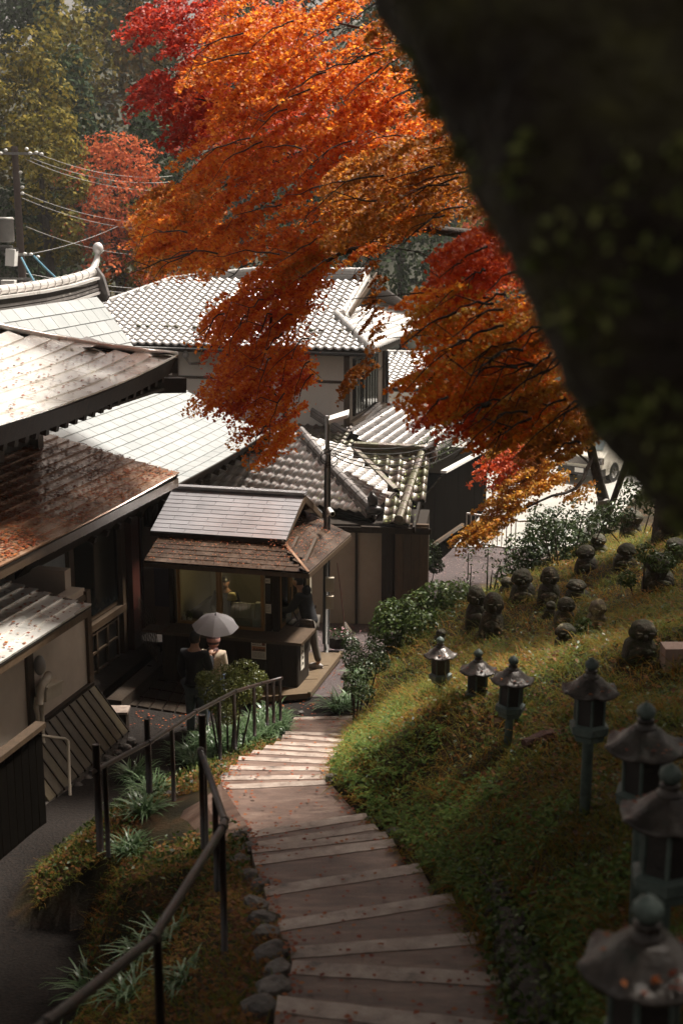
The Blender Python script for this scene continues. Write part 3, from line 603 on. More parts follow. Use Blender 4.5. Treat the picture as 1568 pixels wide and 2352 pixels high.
b0_=hit(967,1050,Vector((0,29.2,0)),Vector((0,1,0)));b1_=hit(916,1200,Vector((0,26.85,0)),Vector((0,1,0)))
ridge(po,[b0_+Vector((0,0,.08)),b1_+Vector((0,0,.08))],.085,0,M['tile_moss'],name='barrel_tile')
vp=pv+Vector((0,0,.05)); obj('valley',G().beam(pr0+Vector((0,0,.05)),vp,.12,.04),M['tile_moss'],po)
obj('verge_board',G().beam(pr1-Vector((0,0,.08)),pe1-Vector((0,0,.1)),.05,.16),M['dwood'],po)
obj('eave_beam',G().beam(pe0+Vector((-.5,.1,-.14)),pe1+Vector((0,.1,-.14)),.1,.12),M['dwood'],po)
mossP=[]
for _ in range(1500):
    a,b=random.choice([(Sp,Pp),(Sm,Pm),(Sr_,Pr)]); bb=(min(p[0] for p in b),max(p[0] for p in b),min(p[1] for p in b),max(p[1] for p in b))
    x,y=random.uniform(bb[0],bb[1]),random.uniform(bb[2],bb[3])
    if inpoly(x,y,b) and (a is not Sm or x>bb[1]-1.6-y*.9): mossP.append(a(x,y)+Vector((0,0,.03+random.random()*.02)))
leaves('roof_litter',[tuple(p) for p in mossP],.05,M['moss'],po,kind='stuff',nrm=np.tile([0.,0,1],(len(mossP),1)),jit=.5)
# far small tiled roof and its white wall
cr=thing('far_cottage',s_(920,930,50),'small tiled cottage glimpsed beyond the black downpipe of the two-storey house','house')
c0=s_(860,890,50);c1=s_(985,893,50);c2=s_(985,812,53.5);c3=s_(860,808,53.5)
Sc,Pc,_=face([c0,c1,c2,c3]); tiles(cr,Sc,Pc,.262,.3,M['tile_white'],'tile',wave=True,limit=150,lift=.045,th=.04)
ridge(cr,[c3,c2],.1,.15,M['tile_white'])
obj('wall',G().bst(50.6,50.8,ST(c0)[1]-.2,ST(c1)[1]-.1,-1.2,c0.z-.05),M['plaster_w'],cr); obj('eave_board',G().beam(c0-Vector((0,0,.08)),c1-Vector((0,0,.08)),.06,.12),M['dwood'],cr)
# ------------------------------------------------ black plank shed with white-edged roof
sh=thing('plank_shed',W(32,-6.6,-.6),'black plank shed with white roof edge beside the gravel path','shed')
tS=-6.45; zt0=t_(1018,1084,tS); zt1=t_(1118,1030,tS); sa,sb=ST(zt0)[0],ST(zt1)[0]
n_=26; s_a=29.4
for i in range(n_):
    q=i/n_; a_=s_a+(sb-s_a)*i/n_; b_=s_a+(sb-s_a)*(i+1)/n_; ztop=np.interp(a_,[s_a,sa,sb],[1.2,zt0.z-.06,zt1.z-.06])
    obj('plank',G().bst(a_+.006,b_-.006,tS-.05,tS+random.uniform(0,.015),-1.1,ztop),M['char'],sh)
obj('far_wall',G().bst(sb-.05,sb,tS-2.6,tS-.06,-1.2,zt1.z-.1),M['dwood'],sh)
obj('white_roof_edge',G().beam(zt0,zt1,.16,.07).beam(zt1,W(ST(zt1)[0]-.1,tS-.9,zt1.z+.42),.14,.07),M['white'],sh)
obj('roof_panel',G().poly([W(sa,tS-.1,zt0.z-.05),W(sb,tS-.1,zt1.z-.05),W(sb,tS-2.6,zt1.z+.1),W(sa,tS-2.6,zt0.z+.1)],.05),M['char'],sh)
obj('base_rail',G().beam(t_(994,1252,tS+.12),t_(1062,1205,tS+.12),.07,.09),M['bwood'],sh)
obj('side_planks',G().bst(28.4,s_a,-7.4,-6.62,-.8,1.7),M['dwood'],sh)
wpnt=[]
for _ in range(900):
    p=W(random.uniform(sa-.3,sb-.6),tS-random.uniform(.3,1.6),zt0.z+random.uniform(.0,.5)*random.random()); wpnt.append(tuple(p))
tag(leaves('roof_weeds',wpnt,.09,M['lf_bush'],aspect=.3),'pale green weeds growing on top of the black plank shed','weeds',kind='stuff')
# ------------------------------------------------ ticket booth
kb=thing('ticket_booth',W(21.8,-7.9,0),'small timber ticket booth with two-tier sheet roof, glass windows and wide counter','booth')
kw=21.6
obj('counter_base',G().bst(21.2,21.85,-9.0,-6.48,0,.94).bst(21.85,23.6,-9.0,-8.9,0,.94).bst(21.85,23.6,-7.05,-6.95,0,.94),M['dwood'],kb)
for i in range(9): obj('base_plank',G().bst(21.17,21.2,-9.0+i*.28,-8.73+i*.28,.02,.9),M['dwood'],kb)
obj('counter_top',G().bst(21.02,21.9,-9.05,-6.36,.945,1.0),M['bwood'],kb)
obj('shelf',G().bst(20.95,21.3,-9.28,-8.9,.99,1.03),M['bwood'],kb)
obj('side_counter',G().bst(21.9,23.3,-7.0,-6.75,.945,1.0),M['bwood'],kb)
obj('floor',G().bst(21.9,23.6,-8.9,-7.0,.02,.08),M['bwood'],kb)
obj('inner_wall',G().bst(23.55,23.65,-9.0,-6.95,0,2.5).bst(21.7,23.55,-9.05,-8.97,.95,2.5),M['innerwall'],kb)
def frame_window(t0,t1,z0,z1,s,axis='t'):
    w=.05
    if axis=='t':
        f=G().bst(s-.03,s+.03,t0,t1,z0,z0+w).bst(s-.03,s+.03,t0,t1,z1-w,z1).bst(s-.03,s+.03,t0,t0+w,z0+w,z1-w).bst(s-.03,s+.03,t1-w,t1,z0+w,z1-w)
        o=obj('window',f,M['lwood'],kb); obj('pane',G().bst(s-.004,s+.004,t0+w,t1-w,z0+w,z1-w),M['glass'],o)
    else:
        f=G().bst(t0,t1,s-.03,s+.03,z0,z0+w).bst(t0,t1,s-.03,s+.03,z1-w,z1).bst(t0,t0+w,s-.03,s+.03,z0+w,z1-w).bst(t1-w,t1,s-.03,s+.03,z0+w,z1-w)
        o=obj('window',f,M['lwood'],kb); obj('pane',G().bst(t0+w,t1-w,s-.004,s+.004,z0+w,z1-w),M['glass'],o)
frame_window(-8.86,-8.06,1.0,2.08,kw); frame_window(-8.03,-7.2,1.0,2.08,kw-.07)
frame_window(21.72,22.35,1.0,2.08,-6.98,'s'); frame_window(22.4,23.1,1.0,2.08,-6.98,'s')
for t in (-8.95,-7.13,-6.99): obj('post',G().bst(kw-.06,kw+.06,t-.05,t+.05,1.0,2.5),M['dwood'],kb)
obj('post',G().bst(kw+1.5,kw+1.6,-7.04,-6.92,1.0,2.5),M['dwood'],kb); obj('head_beam',G().bst(kw-.05,kw+.07,-9.0,-6.93,2.08,2.2),M['dwood'],kb)
obj('head_beam',G().bst(kw,kw+1.7,-7.04,-6.93,2.08,2.2),M['dwood'],kb)
# lower roof: front slope and right slope with a mitred corner
ez=2.3; F0=W(20.92,-9.2,ez);F1=W(20.92,-6.2,ez);F2=W(22.05,-7.2,2.74);F3=W(22.05,-9.2,2.74)
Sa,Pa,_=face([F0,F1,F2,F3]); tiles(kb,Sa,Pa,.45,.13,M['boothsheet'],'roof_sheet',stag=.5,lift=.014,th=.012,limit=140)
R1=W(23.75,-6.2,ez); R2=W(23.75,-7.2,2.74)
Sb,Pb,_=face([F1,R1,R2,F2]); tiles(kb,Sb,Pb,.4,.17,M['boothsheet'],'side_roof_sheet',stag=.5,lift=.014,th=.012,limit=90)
leaf_litter(kb,Sa,(0,2.6,.02,.9),420,.03); leaf_litter(kb,Sb,(.3,2.7,.02,.9),380,.03)
obj('hip_flashing',G().beam(Vector(F1)+Vector((0,0,.02)),Vector(F2)+Vector((0,0,.02)),.05,.012),M['brownsheet'],kb)
obj('eave_board',G().beam(F0-Vector((0,0,.06)),F1-Vector((0,0,.06)),.03,.08).beam(F1-Vector((0,0,.06)),R1-Vector((0,0,.06)),.03,.08),M['bwood'],kb)
for i in range(9): obj('rafter',G().beam(W(20.98,-9.1+i*.34,ez-.09),W(22,-9.1+i*.34,2.62),.05,.06),M['bwood'],kb)
obj('upper_wall',G().bst(22.06,22.14,-9.0,-7.16,2.55,2.82).bst(22.14,23.2,-7.24,-7.16,2.6,2.88),M['plaster'],kb)
obj('upper_rail',G().bst(22.0,22.06,-9.1,-7.1,2.72,2.78),M['dwood'],kb)
G0=W(21.6,-9.35,2.67);G1=W(21.6,-6.86,2.67);G2=W(22.75,-6.8,3.24);G3=W(22.75,-9.35,3.24)
Sc_,Pc_,_=face([G0,G1,G2,G3]); tiles(kb,Sc_,Pc_,.62,.115,M['greymetal'],'upper_roof_sheet',stag=.5,lift=.012,th=.011,limit=60,jit=.001)
obj('upper_back_roof',G().poly([G3,G2,W(23.9,-6.8,2.67),W(23.9,-9.35,2.67)],.03),M['greymetal'],kb)
obj('upper_ridge_cap',G().bst(22.66,22.84,-9.36,-6.78,3.24,3.29),M['greymetal'],kb)
obj('upper_verge_board',G().beam(G1-Vector((0,0,.07)),G2-Vector((0,0,.07)),.03,.12).beam(G2-Vector((0,0,.07)),W(23.9,-6.82,2.6),.03,.12),M['bwood'],kb)
obj('upper_eave_board',G().beam(G0-Vector((0,0,.05)),G1-Vector((0,0,.05)),.03,.07),M['dwood'],kb)
for i in range(7): obj('upper_rafter',G().bst(21.68,22.06,-9.2+i*.37,-9.13+i*.37,2.56,2.62),M['bwood'],kb)
# notices and goods
def ontable(name,label,cat,g,m,grp=None): o=obj(name,g,m); tag(o,label,cat,grp); return o
def textlines(par,t0,t1,z0,z1,s,n,m=None,axis='s'):
    for i in range(n):
        z=z1-(z1-z0)*(i+.5)/n; a=t0; h=(z1-z0)/n*.35
        while a<t1-.01:
            w=random.uniform(.008,.03); b=min(a+w,t1); obj('print_mark',G().bst(s-.0015,s,a,b,z-h/2,z+h/2),m or M['black'],par); a=b+random.uniform(.004,.01)
po_=thing('notice_poster',W(21.16,-7.18,.62),'pale poster with orange picture fixed to the counter front','poster')
obj('sheet',G().bst(21.158,21.163,-7.32,-7.05,.6,1.0-.07),M['paper'],po_); sh_=po_.children
textlines(po_,-7.30,-7.14,.84,.91,21.156,2); textlines(po_,-7.30,-7.07,.62,.73,21.156,6)
obj('picture',G().bst(21.1545,21.1575,-7.31,-7.06,.745,.83),mat('print_orange',[(.35,.13,.06),(.5,.25,.13)],.7,30),po_)
for i in range(9): obj('picture_figure',G().bst(21.1525,21.154,-7.3+i*.026,-7.28+i*.026,.747,.765+.035*abs(math.sin(i*1.7))),M['black'],po_)
obj('emblem',G().bst(21.1545,21.157,-7.125,-7.065,.85,.91),mat('print_brown',[(.12,.04,.02),(.2,.08,.05)],.7,30),po_)
bn=thing('side_banner',W(21.5,-6.45,.5),'narrow white banner with brush strokes on the right side of the counter','banner')
obj('sheet',G().bst(21.35,21.55,-6.478,-6.472,.38,.92),M['paper'],bn)
for i in range(4): obj('brush_stroke',G().beam(W(21.42,-6.469,.85-i*.11),W(21.49,-6.469,.79-i*.11),.004,.02).beam(W(21.4,-6.469,.80-i*.11),W(21.5,-6.469,.82-i*.11),.004,.014),M['black'],bn)
def notice(t0,t1,z0,z1,s,lab,m=None,lines=3,name='notice'):
    n=thing(name,W(s,(t0+t1)/2,z0),lab,'notice'); obj('sheet',G().bst(s,s+.004,t0,t1,z0,z1),m or M['paper'],n); textlines(n,t0+.01,t1-.01,z0+.02,z1-.02,s-.001,lines); return n
notice(-7.17,-7.07,1.33,1.5,21.53,'small white notice on the post right of the booth window',lines=5)
notice(-7.16,-7.09,1.55,1.85,21.53,'tall dark vertical strip sign above the small white notice',m=M['black'],lines=0,name='strip_sign')
notice(-7.17,-7.08,1.88,1.97,21.53,'small square card high on the post above the strip sign',lines=1)
notice(-8.4,-8.12,1.01,1.2,21.66,'white card standing on the sill in front of the clerk',lines=2,name='counter_card')
for i,(t,z) in enumerate(((-8.72,1.72),(-8.52,1.55),(-8.3,1.75),(-8.5,1.85))): 
    n=notice(t-.08,t+.08,z-.1,z+.12,23.53,['framed certificate at left on the inner wall of the booth','lower sheet of paper pinned on the inner wall','right-hand sheet of paper pinned on the inner wall','upper framed sheet pinned between the papers'][i],lines=3)
for i in range(6):
    t=-7.9+i*.075
    ontable('amulet_packet','upright paper packet in the row behind the right window','packet',G().hexa([W(21.72,t,1.14),W(21.72,t+.06,1.14),W(21.76,t+.06,1.14),W(21.76,t,1.14),W(21.79,t,1.4),W(21.79,t+.06,1.4),W(21.82,t+.06,1.4),W(21.82,t,1.4)]),M['paper'],'paper packets behind the window')
ontable('goods_box','long pale box below the row of upright packets','box',G().bst(21.64,21.8,-7.92,-7.5,1.0,1.135),M['brocade'])
ontable('goods_box','tall cream box at the right end of the packets','box',G().bst(21.68,21.8,-7.42,-7.33,1.02,1.45),M['paper'])
ontable('goods_box','small cream box in front of the tall cream box','box',G().bst(21.62,21.67,-7.45,-7.34,1.0,1.17),M['paper'])
lp=thing('desk_lamp',W(21.9,-7.93,1.0),'lit desk lamp with pale yellow shade behind the window bar','lamp')
obj('lamp_shade',G().lathe([(.06,.12),(.1,0)],W(21.9,-7.93,1.42),12),mat('lamp_shade',[(.6,.5,.25)],.6),lp,smooth=True); obj('stem',G().tube([W(21.9,-7.93,1.0),W(21.9,-7.93,1.42)],.01,6),M['black'],lp)
ld=bpy.data.lights.new('lamp_bulb','POINT'); ld.energy=5; ld.color=(1,.72,.4); ld.shadow_soft_size=.06; lo=bpy.data.objects.new('lamp_bulb',ld); COL.objects.link(lo); lo.parent=lp; lo.location=W(22.2,-7.9,1.95)-wpos(lp)
ontable('spray_bottle','small clear bottle on the sill at the left window edge','bottle',G().lathe([(.03,0),(.032,.1),(.012,.13),(.012,.17)],W(21.7,-8.78,1.0),10),M['white'])
pt=thing('potted_sprig',W(21.72,-8.68,1.0),'tiny green sprig in a pot beside the clear bottle','plant'); obj('pot',G().lathe([(.03,0),(.04,.07)],W(21.72,-8.68,1.0),10),M['white'],pt)
leaves('foliage',[tuple(Vector(W(21.72,-8.68,1.13))+Vector((random.gauss(0,.03),random.gauss(0,.03),random.gauss(0,.04)))) for _ in range(40)],.04,M['lf_bush'],pt)
ms=thing('round_mirror_case',W(22.0,-6.9,1.0),'glass display case with papers on the right side of the booth','case')
obj('case_body',G().bst(21.95,22.3,-6.93,-6.8,1.0,1.25),M['glass'],ms); obj('papers',G().bst(22.0,22.25,-6.9,-6.82,1.005,1.03),M['paper'],ms)
# boarding around the booth: lattice fence, bench, meter boxes
lf=thing('lattice_fence',W(21.9,-10,0),'brown diamond lattice fence left of the booth','fence')
la,lb=z_(408,1475,.25),z_(312,1440,.35); la=W(21.3,-9.15,0); lb=W(22.7,-10.15,0); dl=(lb-la); Lw=dl.length; dl.normalize()
def lp_(x,z): return la+dl*x+Vector((0,0,z))
st=.13; Ht=.85; z0_=.28
for k in range(-8,16):
    for sg in (1,-1):
        x0=k*st; 
        x1=x0+sg*Ht*.62; A=(x0,z0_);B=(x1,z0_+Ht)
        # clip to [0,Lw]
        def cl(A,B):
            (xa,za),(xb,zb)=A,B
            if xa>xb: xa,za,xb,zb=xb,zb,xa,za
            if xb<=0 or xa>=Lw: return None
            if xa<0: za+= (zb-za)*(0-xa)/(xb-xa); xa=0
            if xb>Lw: zb-= (zb-za)*(xb-Lw)/(xb-xa); xb=Lw
            return (xa,za),(xb,zb)
        c=cl(A,B)
        if c and abs(c[0][1]-c[1][1])>.05: obj('lattice_slat',G().beam(lp_(*c[0])+Vector((0,.012*sg,0)),lp_(*c[1])+Vector((0,.012*sg,0)),.008,.028,up=(0,1,0)),M['bwood'],lf)
obj('back_wall',G().bst(23.4,23.5,-12,-9.1,0,3.3),M['plaster'],lf) if False else None
mw=thing('plaster_wall',W(23.5,-10,0),'shaded plaster wall with blue-grey board left of the booth','wall')
obj('wall_panel',G().bst(23.75,23.85,-12,-9.0,0,2.9),M['plaster'],mw); obj('board',G().bst(23.68,23.73,-10.2,-9.5,.6,1.5),mat('grey_blue_board',[(.13,.13,.16),(.17,.17,.2)],.8,3),mw)
for i in range(9): obj('window_bar',G().bst(23.68,23.72,-10.35+i*.11,-10.31+i*.11,2.25,2.8),M['dwood'],mw)
obj('dark_panel',G().bst(23.72,23.75,-10.4,-9.3,2.2,2.85),M['dwood'],mw); obj('post',G().bst(23.65,23.77,-10.6,-10.45,0,3.2),M['redwood'],mw)
# ------------------------------------------------ wooden deck in front of the right-hand customer
dk=thing('timber_deck',z_(680,1550,.05),'low weathered timber deck under the standing customer','deck')
dz=.13; dc=[z_(560,1604,dz),z_(706,1592,dz),z_(780,1498,dz),z_(640,1496,dz)]
for i in range(3):
    q0,q1=i/3,(i+1)/3-.012; A=dc[0].lerp(dc[3],q0);B=dc[1].lerp(dc[2],q0);C=dc[1].lerp(dc[2],q1);D=dc[0].lerp(dc[3],q1)
    obj('deck_board',G().poly([A,B,C,D],.02),M['deckwood'],dk)
obj('deck_edge',G().beam(dc[1]+Vector((.03,0,-.03)),dc[2]+Vector((.03,0,-.03)),.06,.1).beam(dc[0]+Vector((0,-.03,-.03)),dc[1]+Vector((0,-.03,-.03)),.06,.1),M['deckwood'],dk)
# ------------------------------------------------ ground, yard, stairway
xs=np.arange(-15,17,.16); ys=np.arange(-1,60,.2); V_=np.array([(x,y,hz(x,y)) for y in ys for x in xs]); nx=len(xs)
idx=np.arange(len(V_)).reshape(len(ys),nx); Fq=np.stack([idx[:-1,:-1],idx[:-1,1:],idx[1:,1:],idx[1:,:-1]],-1).reshape(-1,4)
gm=bpy.data.materials.new('ground_soil'); gm.use_nodes=True; n=gm.node_tree; L=n.links.new; p=n.nodes['Principled BSDF']
at=n.nodes.new('ShaderNodeAttribute'); at.attribute_name='zone'; geo=n.nodes.new('ShaderNodeNewGeometry')
n1=n.nodes.new('ShaderNodeTexNoise'); n1.inputs['Scale'].default_value=3; n1.inputs['Detail'].default_value=8; L(geo.outputs['Position'],n1.inputs[0])
c1=n.nodes.new('ShaderNodeValToRGB'); c1.color_ramp.elements[0].position=.3; c1.color_ramp.elements[0].color=(.012,.01,.004,1); c1.color_ramp.elements[1].position=.7; c1.color_ramp.elements[1].color=(.07,.035,.015,1); q=c1.color_ramp.elements.new(.5); q.color=(.03,.022,.009,1)
L(n1.outputs[0],c1.inputs[0])
n2=n.nodes.new('ShaderNodeTexNoise'); n2.inputs['Scale'].default_value=28; n2.inputs['Detail'].default_value=8; L(geo.outputs['Position'],n2.inputs[0])
c2=n.nodes.new('ShaderNodeValToRGB'); c2.color_ramp.elements[0].position=.35; c2.color_ramp.elements[0].color=(.004,.003,.0024,1); c2.color_ramp.elements[1].position=.75; c2.color_ramp.elements[1].color=(.02,.013,.0095,1); L(n2.outputs[0],c2.inputs[0])
mx=n.nodes.new('ShaderNodeMix'); mx.data_type='RGBA'; L(at.outputs['Fac'],mx.inputs[0]); L(c2.outputs[0],mx.inputs[6]); L(c1.outputs[0],mx.inputs[7]); L(mx.outputs[2],p.inputs['Base Color'])
b=n.nodes.new('ShaderNodeBump'); b.inputs['Strength'].default_value=.5; b.inputs['Distance'].default_value=.03; L(n2.outputs[0],b.inputs['Height']); L(b.outputs[0],p.inputs['Normal']); p.inputs['Roughness'].default_value=.75; p.inputs['Specular IOR Level'].default_value=.2
go=npmesh('ground',V_,Fq,gm); go['kind']='structure'; go.data.polygons.foreach_set('use_smooth',[True]*len(go.data.polygons))
zv=np.array([1. if (x>xr(y)+.02 or (y<20 and x<xl(y) and hz(x,y)>np.interp(y,[0,11,16,19,20.6],[1.2,.6,.42,.1,0.])+.04)) else 0. for y in ys for x in xs])
atr=go.data.attributes.new('zone','FLOAT','POINT'); atr.data.foreach_set('value',zv.astype(np.float32))
struct('valley_floor',G().add([(-400,-60,-1.6),(400,-60,-1.6),(400,500,-1.6),(-400,500,-1.6)],[(0,1,2,3)]),M['pave'])
# stairway: slabs with a pale edge stone
stair=struct('stairway',G().add([EP[0][0]-Vector((0,0,.3)),EP[0][1]-Vector((0,0,.3)),EP[-1][1]-Vector((0,0,.3)),EP[-1][0]-Vector((0,0,.3))],[(0,1,2,3)]),M['conc'])
zz=[ (a.z+b.z)/2 for a,b in EP]
def jag(A,B,n,amt): # slightly uneven edge
    return [A.lerp(B,i/n)+Vector((random.uniform(-amt,amt)*.4,random.uniform(-amt,amt),0)) for i in range(n+1)]
for i in range(len(EP)-1):
    A,B=EP[i]; C,D=EP[i+1]; z=zz[i+1]; land=(i==9)
    A=Vector((A.x,A.y,z+(.05 if not land else .07)));B=Vector((B.x,B.y,A.z));C=Vector((C.x,C.y,z));D=Vector((D.x,D.y,z))
    # widen lower tread to pass under the upper one
    up_=Vector((0,-.06,0)); 
    dl_=(C-A).normalized()
    ew=.19 if i<9 else .15
    far=jag(C,D,10,.006); near=[A.lerp(B,k/10)+up_ for k in range(11)]
    inn=[f_+(n_-f_).normalized()*min(ew,(n_-f_).length*.6) for f_,n_ in zip(far,near)]
    g=G(); top=near+inn; g.add(top+[v-Vector((0,0,.2)) for v in top],[(k,k+1,12+k,11+k) for k in range(10)]+[(11+k,12+k,34+k-0,33+k) for k in range(10)]+[(0,11,33,22),(10,32,43,21)])
    obj('tread',g,M['conc'],stair)
    if not land or True:
        f2=[v+Vector((0,0,.006)) for v in far]; i2=[v+Vector((0,0,.006))-(v-f_).normalized()*.006 for v,f_ in zip(inn,far)]
        top=i2+f2; g=G(); g.add(top+[v-Vector((0,0,.2)) for v in top],[(k,k+1,12+k,11+k) for k in range(10)]+[(11+k,12+k,34+k,33+k) for k in range(10)]+[(1+k,k,22+k,23+k) for k in range(10)]+[(0,11,33,22),(10,32,43,21)])
        obj('edge_stone',g,M['granite'],stair)
# landing branch to the left
lbp=[EP[9][0],on_profile(500,1800),]
br=G().poly([z_(574,1906,1.96),z_(508,1800,1.86),z_(468,1835,1.82),z_(420,1862,1.62),z_(330,1945,1.32),z_(360,1985,1.34),z_(455,1975,1.62),z_(520,1935,1.86)],.12)
tag(obj('landing_pad',br,M['conc']),'sloping concrete pad branching left from the landing between the two handrails','pad')['kind']='structure'
blk=G(); A,B,C,D=z_(242,1972,1.02),z_(368,2040,1.02),z_(398,1962,1.02),z_(290,1945,1.02)
blk.poly([A,B,C,D],.42); tag(obj('step_block',blk,M['granite']),'big rough stone step block with dark face below the landing pad','stone block')
# edging rocks
spots=[(560,1925,.2),(572,1955,.18),(548,1985,.2),(575,2020,.2),(596,2040,.18),(585,2085,.2),(600,2120,.2),(608,2155,.2),(622,2200,.25),(640,2240,.22),(630,2285,.26),(600,2330,.25),(390,1830,.16),(518,1790,.15),(512,1768,.13),(545,1735,.15),(575,1712,.12),
       (755,1770,.16),(762,1792,.17),(770,1748,.14),(905,1915,.14),(850,1890,.12),(690,1640,.1),(640,1652,.1),(500,1950,.17),(480,1968,.15)]
for i,(px,py,r) in enumerate(spots):
    P=ground(px,py); rt=Matrix.Rotation(random.uniform(0,3),3,'Z')
    o=obj('edging_rock',G().ell(P+Vector((0,0,.02)),(r*.62,r*.45,r*.38),12,8,rot=rt,noise=.14,seed=i+3),M['rock'],smooth=False)
    tag(o,'rough dark rock edging the side of the stairway','rock','edging rocks beside the stairway')
for i,(a,b) in enumerate([((262,1622),(398,1502)),]):
    A=z_(*a,.12);B=z_(*b,.12); tag(obj('kerb',G().beam(A,B,.28,.22),M['pave']),'long low stone kerb running along the hall toward the lattice fence','kerb')
pv=thing('paving_path',z_(370,1580,.02),'dark wet square flagstones in front of the ticket booth','paving')
pa,pb,pc,pd=z_(285,1618,.03),z_(432,1640,.03),z_(470,1540,.03),z_(372,1520,.03)
for i in range(5):
    for j in range(5):
        f=lambda u,v:(pa.lerp(pb,u)).lerp(pd.lerp(pc,u),v); e_=.012
        obj('flagstone',G().poly([f(i/5+e_,j/5+e_),f((i+1)/5-e_,j/5+e_),f((i+1)/5-e_,(j+1)/5-e_),f(i/5+e_,(j+1)/5-e_)],.06).__class__().poly([f(i/5+e_,j/5+e_)+Vector((0,0,random.random()*.008)),f((i+1)/5-e_,j/5+e_),f((i+1)/5-e_,(j+1)/5-e_),f(i/5+e_,(j+1)/5-e_)],.06),M['pave'],pv)
bx=thing('stone_lantern_base',ground(275,1672),'short square stump with pale cap at the end of the board skirt','post'); P=ground(276,1690)
obj('stump',G().box(P.x-.13,P.x+.13,P.y-.13,P.y+.13,P.z-.05,P.z+.42),M['dwood'],bx); obj('cap',G().box(P.x-.16,P.x+.16,P.y-.16,P.y+.16,P.z+.42,P.z+.46),M['granite'],bx)
# gravel path and car park
gp=[(1000,1262),(1180,1290),(1240,1330),(1150,1440),(1060,1500),(900,1480),(880,1420),(950,1330)]
g=G(); P=[z_(px,py,-.2) for px,py in gp]; 
xs2=np.arange(-1.5,9,.35); ys2=np.arange(22,37,.5); vv=[];ff=[]
for j,y in enumerate(ys2):
    for i,x in enumerate(xs2):
        xx=-1.2+ (xr(y)+.3+1.2)*i/(len(xs2)-1); vv.append((xx,y,zs(y)+.012))
for j in range(len(ys2)-1):
    for i in range(len(xs2)-1): a_=j*len(xs2)+i; ff.append((a_,a_+1,a_+1+len(xs2),a_+len(xs2)))
g.add(vv,ff); o=struct('gravel_path',g,M['gravel'])
g=G(); ys2=np.arange(36.6,72,1.5); vv=[];ff=[]
for y in ys2: 
    vv+=[(-.5,y,zs(y)+.02),(xr(min(y,52))+8,y,zs(y)+.02)]
for j in range(len(ys2)-1): ff.append((2*j,2*j+1,2*j+3,2*j+2))
g.add(vv,ff); struct('parking_lot',g,M['asphalt'])
o=struct('drain_grating',G().beam(z_(1210,1190,-1.05),z_(1330,1200,-1.05),.25,.02),M['galv'])
# ------------------------------------------------ handrails
def proj(P):
    dz=P.z-EYE; d=P.y*cp-dz*sp; return (CX+F*P.x/d,CY-F*(P.y*sp+dz*cp)/d)
def rail(label,path,posts,r=.028,h=None):
    o=thing('handrail',path[0]-Vector((0,0,.85)),label,'handrail'); 
    obj('rail',G().tube(path,r,10),M['rail'],o,smooth=True)
    for a,b in zip(path[:-1],path[1:]):
        obj('joint_ring',G().tube([b-(b-a).normalized()*.04,b+(b-a).normalized()*.04],r*1.25,10),M['rail'],o)
    for top,zb,rr in posts: obj('post',G().tube([Vector((top.x,top.y,zb)),top-Vector((0,0,.005))],rr,10),M['rail'],o,smooth=True)
    return o
def rp(px,py,d): return d_(px,py,d)
pA=[rp(20,2420,4.9),rp(110,2350,5.3),rp(352,2155,6.9),rp(512,1900,8.9),rp(516,1885,9.2),rp(462,1726,11.4)]
def zfoot(P,yb):
    q=proj(P); r=ray(q[0],yb); return EYE+r.z/r.y*P.y
def pst(P,yb=None): return (P,hz(P.x,P.y)-.1 if yb is None else min(hz(P.x,P.y)-.05,zfoot(P,yb)) if abs(hz(P.x,P.y)-zfoot(P,yb))<.12 else zfoot(P,yb)-.03,.024)
n1=[pst(rp(362,2150,7.0)),pst(rp(510,1897,9.0),2173),pst(rp(494,1830,9.9),2037),pst(rp(462,1730,11.4),1941)]
q_=rp(464,1640,11.7); n1.append((q_,zfoot(q_,1941)-.03,.034))
rail('black pipe handrail in the near foreground bending down the stairs',pA,n1,.027)
pB=[rp(208,1776,12.3),rp(345,1703,13.3),rp(450,1635,14.8),rp(540,1588,17.0),rp(600,1570,18.6),rp(645,1558,19.6)]
def at_px(px,P): 
    for a,b in zip(P[:-1],P[1:]):
        pa=proj(a)[0];pb=proj(b)[0]
        if pa<=px<=pb: return a.lerp(b,(px-pa)/(pb-pa))
    return P[-1]
n2=[pst(at_px(q,pB),yb) for q,yb in ((239,1960),(392,1833),(500,1738),(537,1715),(582,1685),(612,1660),(627,1655),(643,1650))]
P=at_px(222,pB)+Vector((0,0,.26)); n2.append((P,zfoot(P,1947)-.03,.036)); P=at_px(343,pB)+Vector((-.02,.03,.24)); n2.append((P,zfoot(P,1813)-.03,.032))
rail('black pipe handrail beyond the landing ending beside the timber deck',pB,n2,.024)
